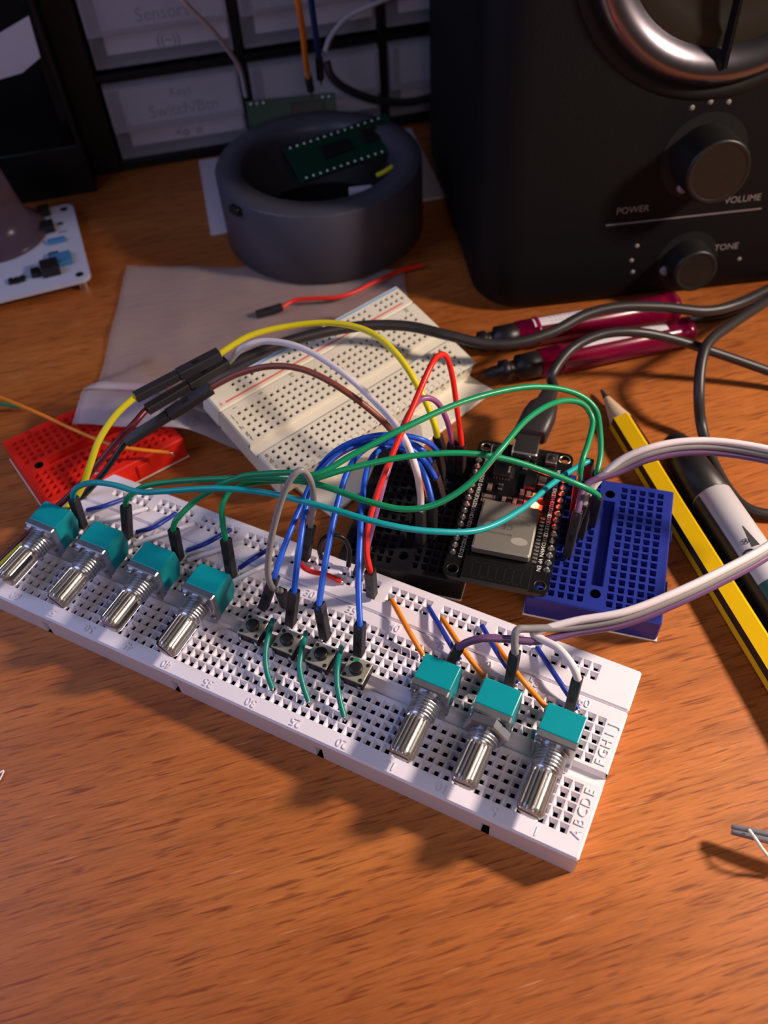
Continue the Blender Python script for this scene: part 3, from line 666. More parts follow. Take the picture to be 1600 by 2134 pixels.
for sx in (-1, 1):
    for k in range(13):
        mb = MB(); mb.box((sx * 9.0, -16.0 + k * 1.27, zp1 + .55), (1.3, .75, .62), ch=.1); part('castellation', mb, 'solder' if sx > 0 else 'chip', esp)
# parts above the module
mb = MB(); mb.box((-5.0, 14.6, zp1 + .75), (5.2, 5.2, 1.3), ch=.15); part('usb_chip', mb, 'chip', esp)
text('chip_print', 'SIL2102', .8, (-3.2, 14.6, zp1 + 1.43), esp, 'silk', (0, 0, -math.pi / 2), .01)
for k in range(6):
    mb = MB(); mb.box((-7.1 + k * .85, 11.7, zp1 + .2), (.4, .9, .3)); part('chip_leg', mb, 'solder', esp)
    mb = MB(); mb.box((-2.1, 12.6 + k * .75, zp1 + .2), (.9, .35, .3)); part('chip_leg', mb, 'solder', esp)
mb = MB(); mb.box((3.4, 12.0, zp1 + .9), (3.4, 6.2, 1.6), ch=.2); part('regulator', mb, 'chip', esp)
mb = MB(); mb.box((6.6, 13.0, zp1 + .5), (2.2, 3.2, .9), ch=.1); part('regulator_tab', mb, 'solder', esp)
def smd(x, y, w_, h_, body='ceramic'):
    mb = MB(); mb.box((x, y, zp1 + .4), (w_, h_, .75), ch=.1)
    p = part('smd_part', mb, body, esp)
    for s_ in (-1, 1):
        mb = MB()
        if w_ > h_: mb.box((x + s_ * w_ * .42, y, zp1 + .42), (w_ * .24, h_ * 1.04, .82), ch=.1)
        else: mb.box((x, y + s_ * h_ * .42, zp1 + .42), (w_ * 1.04, h_ * .24, .82), ch=.1)
        part('terminal', mb, 'solder', p)
for q in range(6): smd(-2.8 + q * 1.55, 3.6, 1.1, 2.3, 'chip' if q % 2 else 'ceramic')
smd(-7.2, 2.2, 3.4, 1.2); smd(-7.2, 3.9, 3.4, 1.2); smd(-7.6, 7.4, 1.3, 2.6); smd(-4.6, 8.2, 1.2, 2.0, 'chip'); smd(1.8, 7.6, 1.2, 2.0); smd(3.6, 7.4, 1.2, 2.0); smd(1.0, 17.6, 1.3, 2.2, 'chip'); smd(1.0, 20.2, 1.3, 2.2, 'chip'); smd(7.8, 3.0, 1.0, 1.8)
smd(6.0, 7.2, 3.4, 1.6, 'pencil_yellow')
mb = MB(); mb.box((6.0, 3.4, zp1 + .45), (2.6, 1.7, .8), ch=.2); lp = part('power_led', mb, 'led_body', esp)
mb = MB(); mb.lathe((6.0, 3.4, zp1 + .85), (0, 0, 1), [(0, .95), (.3, .9), (.5, .6), (.55, .1)], 14); part('led_lens', mb, 'led_red', lp)
for x in (-8.2, 8.0):
    mb = MB(); mb.box((x, 21.6, zp1 + .9), (3.2, 3.8, 1.7), ch=.15); bpt = part('boot_button', mb, 'steel', esp)
    mb = MB(); mb.lathe((x, 21.6, zp1 + 1.7), (0, 0, 1), [(0, .85), (.5, .8), (.55, .3)], 14); part('button_cap', mb, 'chip', bpt)
mb = MB(); mb.box((0, 23.4, zp1 + 1.4), (7.6, 5.6, 2.7), ch=.4); part('usb_socket', mb, 'steel', esp)

# ------------------------------------------------------------------ cables
def cable(name, label, pts, r, col='cable_black', extra=None):
    p = [at(*q) if not isinstance(q, Vector) else q for q in pts]; base = Vector((p[0].x, p[0].y, 0))
    if extra is None:
        mb = MB(); mb.tube(rm(p, 14), r, 14); return solo(name, mb, col, label, 'cable', base), base
    t = thing(name, label, 'cable', base); mb = MB(); mb.tube(rm(p, 14), r, 14); part('cord', mb, col, t, base); return t, base
us = EC + AXY * 26.0 + Vector((0, 0, 14.1)); pl0 = us + AXY * 1.5
plug_dir = (AXY * 1 + AXX * 0.16 + Vector((0, 0, 0.06))).normalized()
pe = pl0 + plug_dir * 22
t, base = cable('usb_cable', 'black cable plugged into the controller board, arching over the pink pens', [pe - plug_dir * 3, pe + plug_dir * 2, (1150, 780, 20), (1190, 728, 22), (1250, 698, 23), (1320, 692, 22), (1400, 706, 18), (1500, 738, 12), (1620, 780, 6), (1720, 815, 3)], 1.55, extra=True)
mb = MB(); rings = []
for d, hx, hz in ((0, 3.4, 1.1), (3.2, 3.4, 1.1)): rings.append([pl0 + plug_dir * (d - 4.2) + AXX * (px * hx) + Vector((0, 0, pz * hz)) for px, pz in ((-1, -.6), (-.7, -1), (.7, -1), (1, -.6), (1, 1), (-1, 1))])
rings.append([q + plug_dir * 2.5 for q in rings[-1]]); mb.ring_stack(rings, 0, False); part('plug_shell', mb, 'steel', t, base)
mb = MB(); rings = []
for d, hx, hz in ((1.4, 4.6, 2.9), (2.0, 5.1, 3.4), (10, 5.1, 3.5), (14, 4.4, 3.1), (16, 2.9, 2.6), (22, 2.2, 2.1), (24, 1.7, 1.7)):
    rings.append([pl0 + plug_dir * d + AXX * (hx * (abs(math.cos(t_)) ** .55) * math.copysign(1, math.cos(t_))) + Vector((0, 0, hz * (abs(math.sin(t_)) ** .55) * math.copysign(1, math.sin(t_)))) for t_ in [2 * math.pi * k / 24 for k in range(24)]])
mb.ring_stack(rings, 0, True); part('plug_body', mb, 'cable_black', t, base)
cable('power_cable', 'thick dark grey cable running across the cream breadboard to the speaker', [(395, 800, 26), (470, 765, 28), (560, 726, 29), (660, 696, 28), (760, 679, 26), (850, 680, 24), (930, 698, 22), (1010, 716, 19), (1080, 714, 18), (1150, 692, 18.5), (1220, 656, 20), (1290, 640, 20), (1380, 640, 18), (1470, 648, 15), (1540, 632, 14), (1620, 594, 13), (1700, 560, 12)], 1.75)
cable('black_cable', 'black cable dropping steeply behind the marker on the right', [(1700, 560, 6), (1600, 626, 14), (1530, 672, 18), (1480, 710, 20), (1462, 750, 18.5), (1456, 820, 13), (1462, 890, 5), (1484, 960, 2), (1520, 1025, 1.8), (1560, 1062, 1.8), (1620, 1074, 1.8), (1720, 1070, 1.8)], 1.7)
cable('thin_cable', 'second dark cable lying beside the foot of the speaker', [(1420, 668, 1.5), (1490, 660, 1.5), (1550, 638, 1.5), (1620, 598, 1.5), (1700, 556, 1.5)], 1.3)
# loose wires at the left and on the bag
t = jumper('loose_wire', 'orange solid wire with a bare tip lying over the red breadboard', 'w_orange', [(-40, 815, 12), (20, 836, 14), (90, 866, 15), (160, 898, 15), (230, 926, 15), (290, 937, 13.5), (352, 943, 11)], .62, tips=2.2)
jumper('loose_wire', 'dark green wire end at the left edge of the desk', 'w_dkgreen', [(-60, 838, 6), (0, 842, 4), (40, 848, 2)], .6, tips=1.5)
t = jumper('loose_wire', 'red jumper wire with a black plug resting on the plastic bag', 'w_red', [(588, 640, 3.4), (614, 626, 3.6), (650, 622, 4), (700, 620, 4), (740, 608, 3.6), (780, 588, 3), (830, 566, 2), (880, 552, 1.5)], .8)
bs = Vector(t.location) / S; housing(t, at(534, 656, 2.6), at(588, 640, 3.2), bs, 2.5)

# ------------------------------------------------------------------ plastic bag
mb = MB(); TL, TR, BLc = at(266, 556, .5), at(842, 566, .5), at(155, 893, 10)
BLc.z = 0; TL.z = 0; TR.z = 0; BRc = BLc + (TR - TL)
nu, nv_ = 44, 34
def bag_z(p):
    q = Vector((p.x - rc.x, p.y - rc.y, 0)); lx, ly = q.dot(rx_), q.dot(ry_)
    d = max(abs(lx) - 18.5, abs(ly) - 24.0, 0); z = max(0, 11.2 * (1 - d / 16)) if d < 16 else 0
    z = 10.6 if d == 0 else 10.6 * (0.5 + 0.5 * math.cos(math.pi * min(1, d / 16)))
    wv = 0.5 * math.sin(p.x * .21 + p.y * .13) + 0.4 * math.sin(p.x * .09 - p.y * .17 + 1)
    return 0.9 + z + max(0, wv) * 0.9
vs = []
for j in range(nv_ + 1):
    for i in range(nu + 1):
        p = TL.lerp(TR, i / nu).lerp(BLc.lerp(BRc, i / nu), j / nv_); p.z = bag_z(p); vs.append(p)
fs = [(j * (nu + 1) + i, j * (nu + 1) + i + 1, (j + 1) * (nu + 1) + i + 1, (j + 1) * (nu + 1) + i) for j in range(nv_) for i in range(nu)]
base = Vector((-170, 110, 0)); bag = thing('plastic_bag', 'clear zip-top plastic bag lying flat under the cream breadboard', 'bag', base)
mb.add(vs, fs, 0, True); o = part('film', mb, 'bag_plastic', bag, base); md = o.modifiers.new('thickness', 'SOLIDIFY'); md.thickness = .15 * S
mb = MB()
def bag_strip(j0, j1, dz):
    row = []
    for jj in (j0, j1):
        r_ = []
        for i in range(nu + 1):
            p = TL.lerp(TR, i / nu).lerp(BLc.lerp(BRc, i / nu), jj); p.z = bag_z(p) + dz; r_.append(p)
        row.append(r_)
    n = nu + 1; mb.add(row[0] + row[1], [(i, i + 1, n + i + 1, n + i) for i in range(nu)], 0, True)
bag_strip(.80, .835, .5); bag_strip(.845, 1.0, .35)
o = part('zip_strip', mb, 'bag_zip', bag, base); md = o.modifiers.new('thickness', 'SOLIDIFY'); md.thickness = .3 * S

# ------------------------------------------------------------------ pencil, marker, pens
STR = (0.0, 0.45)
def hexpencil():
    a_, b_ = at(1253, 812, 2.6), at(1584, 1345, 4.0); a_.z = 2.4; b_.z = 3.6; d = (b_ - a_).normalized(); L = 150; base = Vector((b_.x, b_.y, 0))
    t = thing('pencil', 'yellow and black striped hexagonal pencil beside the marker', 'pencil', base)
    x = d.cross(Vector((0, 0, 1))).normalized(); z = x.cross(d).normalized(); R_ = 4.1
    def ring(dd, r, n=6, ph=math.pi / 6 + .2): return [a_ + d * dd + (x * math.cos(2 * math.pi * k / n + ph) + z * math.sin(2 * math.pi * k / n + ph)) * r for k in range(n)]
    r0, r1 = ring(16, R_), ring(L, R_)
    for k in range(6):
        mb = MB(); i, j = k, (k + 1) % 6
        ins = lambda rr: (a_ + d * ((rr - a_).dot(d)))
        va = [r0[i], r0[j], r1[j], r1[i]]
        mb.add(va + [p.lerp(ins(p), .3) for p in va], [(0, 1, 2, 3), (4, 7, 6, 5), (0, 4, 5, 1), (3, 2, 6, 7), (0, 3, 7, 4), (1, 5, 6, 2)])
        part('painted_face', mb, 'pencil_yellow' if k % 2 == 0 else 'pencil_black', t, base)
        if k % 2:                                                # black faces carry a yellow stripe along one edge
            nn = ((r0[i] + r0[j]) / 2 - ins((r0[i] + r0[j]) / 2)).normalized() * .04; mb = MB()
            va = [r0[i].lerp(r0[j], STR[0]) + nn, r0[i].lerp(r0[j], STR[1]) + nn, r1[i].lerp(r1[j], STR[1]) + nn, r1[i].lerp(r1[j], STR[0]) + nn]
            mb.quad(*va); part('painted_stripe', mb, 'pencil_yellow', t, base)
    mb = MB(); mb.ring_stack([ring(16.2, R_ * .93, 12, .3), ring(4.5, 1.2, 12, .3)], 0, True); part('sharpened_wood', mb, 'pencil_wood', t, base)
    mb = MB(); mb.ring_stack([ring(4.6, 1.15, 12, .3), ring(0, .45, 12, .3)], 0, True); part('lead', mb, 'graphite', t, base)
hexpencil()
ma, mk = at(1399, 914, 6.1), at(1552, 1142, 6.1); md_ = (mk - ma).normalized(); base = Vector((mk.x, mk.y, 0))
t = thing('marker', 'grey-bodied dry-erase marker with black cap lying beside the pencil', 'marker', base)
mb = MB(); mb.lathe(ma, md_, [(0, 2.0), (.6, 3.2), (2.0, 4.0), (9.5, 4.7), (10.5, 5.2), (25.0, 5.9), (25.2, 5.6)], 32); part('cap', mb, 'marker_black', t, base)
mb = MB(); mb.lathe(ma, md_, [(25.1, 5.7), (25.3, 5.9), (58, 6.0)], 40); part('barrel', mb, 'marker_body', t, base)
mb = MB(); mb.lathe(ma, md_, [(58, 5.98), (58.1, 6.02), (100, 6.02), (118, 5.8), (119, 4.6)], 40); part('printed_wrap', mb, 'marker_green', t, base)
mx_ = md_.cross(Vector((0, 0, 1))).normalized()                       # towards the pencil side is -mx_
def on_marker(dd, ang, rr=6.04):
    nrm = (Vector((0, 0, 1)) * math.cos(ang) + mx_ * math.sin(ang)); return ma + md_ * dd + nrm * rr, nrm
def strip(name, d0, d1, a0, a1, col, wob=0):
    mb = MB(); n = 12
    for k in range(n):
        q = []
        for aa, dd in ((k, d0), (k + 1, d0), (k + 1, d1), (k, d1)):
            ang = a0 + (a1 - a0) * aa / n; q.append(on_marker(dd, ang, 6.03)[0])
        mb.quad(*q)
    part(name, mb, col, t, base)
for s_, sz, dd, ang in (('O', 6.0, 50, .62), ('EN', 3.2, 50.5, -.05), ('\u00ae', 2.4, 45.5, .42), ('I', 3.0, 53, .28)):
    p_, nrm = on_marker(dd, ang); fr = frame(p_ - base, md_, None, nrm); text('barrel_print', s_, sz, None, t, 'print_black', ext=.03, mtx=fr)
mb = MB(); q = [on_marker(40.5, .1)[0], on_marker(47.8, .28)[0], on_marker(47.8, -.08)[0]]; mb.add(q + [p + Vector((0, 0, .05)) for p in q], [(0, 1, 2), (3, 4, 5)]); part('arrow_print', mb, 'print_black', t, base)
strip('black_panel', 25.6, 70, 1.0, 2.4, 'marker_black')
def pen(label, pa, pb, L, lab0, lab1, lang):
    a_, b_ = at(*pa), at(*pb); d = (b_ - a_).normalized(); base = Vector((a_.x, a_.y, 0)); t = thing('pen', label, 'pen', base, 0, 'pink pens')
    R_ = 4.9; mb = MB(); mb.lathe(a_, d, [(0, .7), (1.5, 1.0), (3, 2.2), (6, 2.4), (6.5, 3.6), (9, 3.7), (9.5, 2.8), (12, 2.9), (12.5, 4.4), (20, 4.6), (20.4, 4.0)], 24); part('nib_section', mb, 'pen_dark', t, base)
    mb = MB(); mb.lathe(a_, d, [(20, 4.6), (20.3, R_), (26.5, R_), (26.8, 5.2), (28, 5.2), (28.3, R_), (L - 6, R_), (L - 4, 4.6), (L - 3.5, 5.2), (L - .8, 5.2), (L, 4.4)], 28); part('barrel', mb, 'pen_pink', t, base)
    mb = MB(); mb.lathe(a_, d, [(21, 1.8), (L - 12, 1.8)], 14); part('refill', mb, 'pen_core', t, base)
    x = d.cross(Vector((0, 0, 1))).normalized(); mb = MB(); n = 8
    rows = []
    for k in range(n + 1):
        an = lang - .42 + .84 * k / n; nrm = Vector((0, 0, 1)) * math.cos(an) + x * math.sin(an); rows.append((a_ + d * lab0 + nrm * (R_ + .06), a_ + d * lab1 + nrm * (R_ + .06)))
    for k in range(n): mb.quad(rows[k][0], rows[k + 1][0], rows[k + 1][1], rows[k][1])
    lb = part('price_label', mb, 'label_white', t, base)
    mb = MB()
    for i in range(9):
        dd = lab1 - 14 + i * 1.3 + (.3 if i % 3 else 0); q = []
        for an in (lang - .25, lang + .2): nrm = Vector((0, 0, 1)) * math.cos(an) + x * math.sin(an); q.append((a_ + d * dd + nrm * (R_ + .1), a_ + d * (dd + .55) + nrm * (R_ + .1)))
        mb.quad(q[0][0], q[1][0], q[1][1], q[0][1])
    part('barcode', mb, 'print_black', lb, base)
pen('pink translucent pen in front, near the black cable plug', (1005, 782, 5), (1440, 690, 5), 76, 33, 66, -.05)
pen('pink translucent pen behind, against the speaker foot', (960, 720, 5), (1400, 640, 5), 80, 26, 46, .1)
# tweezers and thin lead at the right
ta = at(1524, 1728, 5); tb = at(1700, 1768, 7); base = Vector((tb.x, tb.y, 0)); t = thing('tweezers', 'grey metal tweezer tips entering from the right edge', 'tweezers', base); d = (tb - ta).normalized()
x = d.cross(Vector((0, 0, 1))).normalized()
for s_ in (-1, 1):
    mb = MB(); rings = []
    for dd, w_, h_ in ((0, .5, .7), (.6, .62, .85), (14, .8, 1.0), (40, 1.2, 1.4)):
        c_ = ta + d * dd + x * (s_ * (0.60 + dd * .012)); rings.append([c_ + x * (math.cos(q) * w_) + Vector((0, 0, math.sin(q) * h_)) for q in [math.pi / 4 + math.pi / 4 * k for k in range(8)]])
    mb.ring_stack(rings, 0, True); part('jaw', mb, 'tweezer', t, base)
mb = MB(); p = [at(1560, 1729, 7.2), at(1575, 1749, 7.4), at(1592, 1774, 6.2), at(1625, 1812, 2.5)]; mb.tube(rm(p), .36, 8); solo('lead_offcut', mb, 'silk', 'thin pale metal lead resting across the tweezer tips', 'wire', (p[-1].x, p[-1].y, 0))
mb = MB(); p = [at(-14, 1630, .5), at(-2, 1612, .8), at(7, 1606, .7), at(4, 1616, .5), at(-10, 1640, .4)]; mb.tube(rm(p), .22, 8); solo('clear_offcut', mb, 'w_clear', 'tiny pale offcut at the left edge of the desk', 'offcut', (p[0].x, p[0].y, 0))

# ------------------------------------------------------------------ speaker
SA = math.radians(33); SO = Vector((-74.2, 176.3, 0))
sp = thing('speaker', 'black desktop speaker with silver driver ring and two knobs', 'speaker', SO, SA)
LEAN = .105; SC = 56.5
def sf(s_, z, out=0): return Vector((s_, z * LEAN - out, z))            # a point on the front, out towards the viewer
mb = MB(); rings = []
hw = 73
for z, ins in ((0.3, 5), (1.5, 2.6), (4, .9), (8, 0), (20, 0), (210, 0), (216, 1.5), (222, 5)):
    ring = []; w_ = hw - ins; D = 128 - ins; r = 16
    pts = rrect(SC - w_, SC + w_, ins, D, r, 8)
    for px, py in pts: ring.append(Vector((px, py + z * LEAN * (1 if py < 60 else .3), z)))
    rings.append(ring)
mb.ring_stack(rings, 0, True); part('cabinet', mb, 'speaker_black', sp)
zc = 119.0; nrm = Vector((0, -1, LEAN)).normalized(); ctr = sf(SC, zc)
mb = MB(); mb.lathe(ctr, nrm, [(-1, 49.5), (.25, 49.3), (.3, 46), (-1, 45)], 72, caps=(False, False)); part('driver_recess', mb, 'speaker_dark', sp)
mb = MB(); mb.lathe(ctr, nrm, [(-.5, 44.8), (2.5, 44.2), (4.2, 42.5), (4.6, 40.5), (3.4, 37.0), (0.8, 34.0), (-.5, 33)], 72, caps=(False, False)); part('driver_ring', mb, 'speaker_ring', sp)
mb = MB(); mb.lathe(ctr, nrm, [(.6, 34), (1.2, 30), (.7, 27), (.4, 12), (2.5, 9), (4, 4), (4.2, .2)], 60, caps=(False, False)); part('driver_cone', mb, 'speaker_cone', sp)
mb = MB()
u_ = Vector((1, 0, 0)); v_ = nrm.cross(u_)
for ang in (-90,):
    dv = Vector((math.cos(math.radians(ang)), 0, math.sin(math.radians(ang)))); dv = (dv - nrm * dv.dot(nrm)).normalized(); sv = nrm.cross(dv)
    mb.ring_stack([[ctr + dv * q + nrm * h_ + sv * w_ for w_, h_ in ((-wd, h0_), (wd, h0_), (wd * .5, h1_), (-wd * .5, h1_))] for q, wd, h0_, h1_ in ((39, 1.2, 2.0, 5.0), (20, 1.0, 3.5, 6.5), (6, 1.0, 4, 7.5))], 0, False)
part('driver_strut', mb, 'speaker_black', sp)
def knob(s_, z, r, L, rr, mark):
    c_ = sf(s_, z); mb = MB(); mb.lathe(c_, nrm, [(.35, rr), (.4, rr - 1.0), (.12, r + .6)], 40, caps=(False, False)); mb2 = MB(); mb2.lathe(c_, nrm, [(.1, rr - .5), (.15, .1)], 40); part('knob_recess', mb2, 'speaker_dark', sp)
    mb = MB(); rings = []
    for d_, q in ((0, r * 1.05), (L - 1, r), (L - .2, r - .35), (L, r - 1.2), (L - .3, r - 1.8)):
        rings.append([c_ + nrm * d_ + (u_ * math.cos(2 * math.pi * k / 48) + v_ * math.sin(2 * math.pi * k / 48)) * (q - (.18 if k % 2 and d_ < L - .5 else 0)) for k in range(48)])
    mb.ring_stack(rings, 0, True); k_ = part('knob', mb, 'knob', sp)
    mb = MB(); an = mark; dv = u_ * math.cos(an) + v_ * math.sin(an); p_ = c_ + dv * (r + .6) + nrm * .8; mb.lathe(p_, nrm, [(-.6, 1.6), (.8, 1.5), (1.0, .8)], 14); part('knob_pointer', mb, 'knob_mark', k_)
# v_ points down or up depending on the cross product; find the up direction
up = 1 if v_.z > 0 else -1
knob(57.8, 51.8, 10.6, 13, 15, math.atan2(-.82 * up, -.5)); knob(59.2, 15.0, 7.9, 9, 11.5, math.atan2(-.35 * up, -.95))
def dot(s_, z, r=.85): mb = MB(); mb.lathe(sf(s_, z), nrm, [(.02, r), (.12, r), (.13, .1)], 12); part('dial_dot', mb, 'knob_mark', sp)
for s_, z in ((50.6, 68), (56.3, 69.2), (62.3, 68.6)): dot(s_, z, .9)
for s_, z in ((39.8, 22.6), (38.6, 17.2), (39.7, 12.6), (79, 13)): dot(s_, z, .8)
mb = MB(); mb.box(sf(55, 31.6, .03), (55, .15, .5)); part('divider_line', mb, 'knob_mark', sp)
rotF = (math.pi / 2 - math.atan(LEAN) * 1.0, 0, 0)
for s_, x_, z in (('POWER', 36.3, 36.2), ('VOLUME', 74.8, 35.8), ('TONE', 73, 18.4)): text('panel_print', s_, 3.3, sf(x_, z, .08), sp, 'knob_mark', (math.pi / 2 - math.atan(LEAN), 0, 0), .03)

# ------------------------------------------------------------------ grey printed ring with boards
GC = Vector((-169, 198.5, 0)); GR = 40.5; GH = 31
gr_ = thing('printed_enclosure', 'round dark grey plastic enclosure open at the top with boards inside', 'enclosure', GC)
mb = MB(); mb.lathe((0, 0, 1.2), (0, 0, 1), [(0, GR - 1.2), (.8, GR), (GH - 2, GR), (GH - 1.4, GR - .5), (GH - 1.3, GR - 10), (GH - 6, GR - 10.4), (3, GR - 10.4)], 96, caps=(True, False)); part('ring_wall', mb, 'grey_print', gr_)
mb = MB(); mb.lathe((0, 0, 4.2), (0, 0, 1), [(0, GR - 10.3), (.1, .1)], 48); part('inner_floor', mb, 'dark_inside', gr_)
q = at(500, 425, 29) - GC; mb = MB(); mb.box((q.x, q.y, 27.5), (5.2, 7.5, 3.0), ch=.3, mtx=Matrix.Rotation(math.radians(-20), 3, 'Z')); part('clip_slot', mb, 'dark_inside', gr_)
q = at(494, 424, 27) - GC; mb = MB(); mb.box((q.x, q.y, 27.2), (2.6, 2.2, 4.0), ch=.4); part('clip_tab', mb, 'card_white', gr_)
# circuit board resting inside, tilted
ga, gb_, gc2 = at(598, 335, 27), at(628, 382, 23), at(842, 308, 26)
gx = (gc2 - gb_).normalized(); gn = gx.cross((ga - gb_)).normalized(); gn = gn if gn.z > 0 else -gn
gcn = gb_ + gx * 23 + gn.cross(gx) * 9.5
mb = MB(); mb.box((0, 0, 0), (46, 19, 1.5), ch=.2)
cb_ = thing('sensor_board', 'green circuit board lying tilted inside the grey enclosure', 'circuit board', mtx=frame(gcn, gx, None, gn)); part('pcb', mb, 'pcb_green', cb_)
for s_ in (-1, 1):
    for k in range(14):
        mb = MB(); mb.lathe((-20 + k * 3.0, s_ * 8.2, .7), (0, 0, 1), [(0, .7), (.35, .4), (.4, .1)], 8); part('solder_joint', mb, 'solder', cb_)
mb = MB(); mb.box((-4, 0, 1.3), (12, 6, 1.6), ch=.15); part('chip', mb, 'chip', cb_)
mb = MB(); mb.box((12, 1, 1.1), (7, 7, 1.2), ch=.15); part('chip', mb, 'chip', cb_)
p = [at(785, 366, 18), at(808, 354, 20), at(828, 338, 22), at(838, 318, 22)]; mb = MB(); mb.tube(rm(p), .95, 10); solo('short_wire', mb, 'w_yellow', 'short yellow wire curling inside the grey enclosure', 'wire', (p[0].x, p[0].y, 0))
p0 = at(752, 398, 18); mb = MB(); mb.box((0, 0, 0), (9.5, 3, 3), ch=.3); o = solo('white_connector', mb, 'card_white', 'small white connector inside the grey enclosure', 'connector', (0, 0, 0)); o.location = p0 * S; o.rotation_euler = (0, 0, SA)
# second board standing behind the ring
bx = Vector((math.cos(a), math.sin(a), 0)); q0 = at(514, 232, 28); q1 = at(700, 214, 28); up_ = (q1 - q0).normalized()
tb_ = thing('display_board', 'green circuit board standing behind the grey enclosure', 'circuit board', mtx=frame((q0 + q1) / 2, up_, None, Vector((-up_.y * -1, up_.x * -1, .55))))
LB = (q1 - q0).length
mb = MB(); mb.box((0, -6, 0), (LB, 20, 1.5), ch=.2); part('pcb', mb, 'pcb_green', tb_)
for k, x in enumerate((-LB / 2 + 2.5, -LB / 2 + 5.2, -LB / 2 + 7.9, LB / 2 - 5.2, LB / 2 - 2.5)):
    mb = MB(); mb.lathe((x, 2.6, .6), (0, 0, 1), [(0, 1.0), (.5, .5), (.6, .1)], 10); part('solder_joint', mb, 'solder', tb_)
mb = MB(); mb.box((LB * .18, -1, 1.2), (14, 5, 1.4), ch=.2); part('chip', mb, 'chip', tb_)
# wires rising behind the ring
for nm, lab, col, dx in (('jumper_wire', 'orange jumper wire standing up behind the grey enclosure', 'w_orange', 0), ('jumper_wire', 'blue jumper wire standing up behind the grey enclosure', 'w_dkblue', 1)):
    if dx == 0: pts = [(642, 160, 48), (636, 120, 58), (630, 60, 72), (620, 0, 86), (612, -60, 96)]; h = at(648, 190, 41)
    else: pts = [(664, 120, 56), (656, 60, 72), (648, 0, 86), (642, -60, 96)]; h = at(668, 165, 45)
    jumper(nm, lab, col, pts, 1.15, h0=h)
cable('grey_wire', 'thin pale grey wire slanting down in front of the drawers', [(345, -50, 96), (385, 5, 86), (440, 60, 73), (478, 108, 60), (500, 145, 49), (512, 200, 34)], .9, 'w_lightgrey')
cable('looped_cable', 'pale cable looping into the dark in front of the drawers', [(920, -60, 60), (850, -22, 58), (780, 8, 56), (725, 35, 53), (690, 75, 48), (677, 108, 43.5)], 1.1, 'w_lightgrey')
cable('dark_cable', 'black cable curving in front of the lower drawers', [(680, 128, 39.5), (690, 158, 34), (720, 184, 28), (780, 208, 20), (850, 213, 14), (910, 196, 14), (950, 160, 20), (985, 100, 30), (1010, 60, 38)], 1.8, 'cable_black')
# white card under the ring
k0, k1, k2 = at(415, 338, 0), at(440, 492, 0), at(925, 405, 0)
e1_ = (k0 - k1).normalized(); e2_ = Vector((e1_.y, -e1_.x, 0)); L1_ = (k0 - k1).length; L2_ = max(70, (k2 - k1).dot(e2_)); kc = k1 + e1_ * (L1_ / 2) + e2_ * (L2_ / 2)
mb = MB(); mb.box((0, 0, .5), (L1_, L2_, 1.0), ch=.15); o = solo('white_card', mb, 'card_white', 'white card lying under the grey enclosure', 'card', (0, 0, 0)); o.location = Vector((kc.x, kc.y, 0)) * S; o.rotation_euler = (0, 0, math.atan2(e1_.y, e1_.x))

# ------------------------------------------------------------------ white circuit board at the left with a clear dome
w0, w1, w2_ = at(190, 578, 6), at(150, 422, 6), at(0, 618, 6)
wy = (w1 - w0).normalized(); wx = Vector((wy.y, -wy.x, 0)); LW = 62; wc = w0 + wy * ((w1 - w0).length / 2) - wx * (LW / 2); hy = (w1 - w0).length / 2
wb = thing('white_circuit_board', 'white circuit board with dark components on its right edge', 'circuit board', mtx=frame(Vector((wc.x, wc.y, 0)), wx, None, Vector((0, 0, 1))))
mb = MB(); mb.prism(rrect(-LW / 2, LW / 2, -hy, hy, 4), 4.4, 6.0); part('pcb', mb, 'pcb_white', wb)
for sx, sy in ((1, 1), (1, -1), (-1, 1), (-1, -1)):
    mb = MB(); mb.lathe((sx * (LW / 2 - 4), sy * (hy - 4), 0), (0, 0, 1), [(0, 2.2), (4.4, 2.2)], 12); part('standoff', mb, 'steel', wb)
    mb = MB(); mb.lathe((sx * (LW / 2 - 4), sy * (hy - 4), 6.0), (0, 0, 1), [(.02, 1.7), (.05, .1)], 12); part('mounting_hole', mb, 'dark_inside', wb)
inv = wb.matrix_world.inverted()
for u, v, sx, sy, h_, m_ in ((98, 475, 6, 6.5, 3, 'chip'), (92, 442, 5, 5.5, 3, 'chip'), (118, 500, 7, 3, 1.5, 'blue_part'), (128, 540, 8, 8, 2, 'blue_part'), (106, 562, 7, 7.5, 4, 'chip'), (74, 480, 3.5, 6, 2, 'chip'), (74, 568, 3.5, 5, 2, 'chip'), (22, 584, 2, 4, 1, 'chip'), (34, 582, 2, 4, 1, 'chip'), (46, 578, 2, 4, 1, 'chip'), (125, 463, 2, 1.4, .8, 'chip'), (130, 480, 3, 1, .6, 'zinc'), (112, 530, 4, 3, 1.5, 'chip')):
    q = inv @ (at(u, v, 7) * S) / S; mb = MB(); mb.box((q.x, q.y, 6 + h_ / 2), (sx, sy, h_), ch=.25); part('component', mb, m_, wb)
dc = at(-8, 492, 6.2); mb = MB()
mb.lathe((0, 0, 0), (0, 0, 1), [(0, 21), (1.6, 21), (2.2, 19), (3.6, 18.4), (4.6, 16.5), (10, 14.5), (34, 10.5), (62, 8.8), (64, 8)], 48, caps=(True, True))
o = solo('smoky_dome', mb, 'smoky', 'smoky clear plastic cone standing on the white circuit board', 'plastic cone', (0, 0, 0)); o.location = dc * S

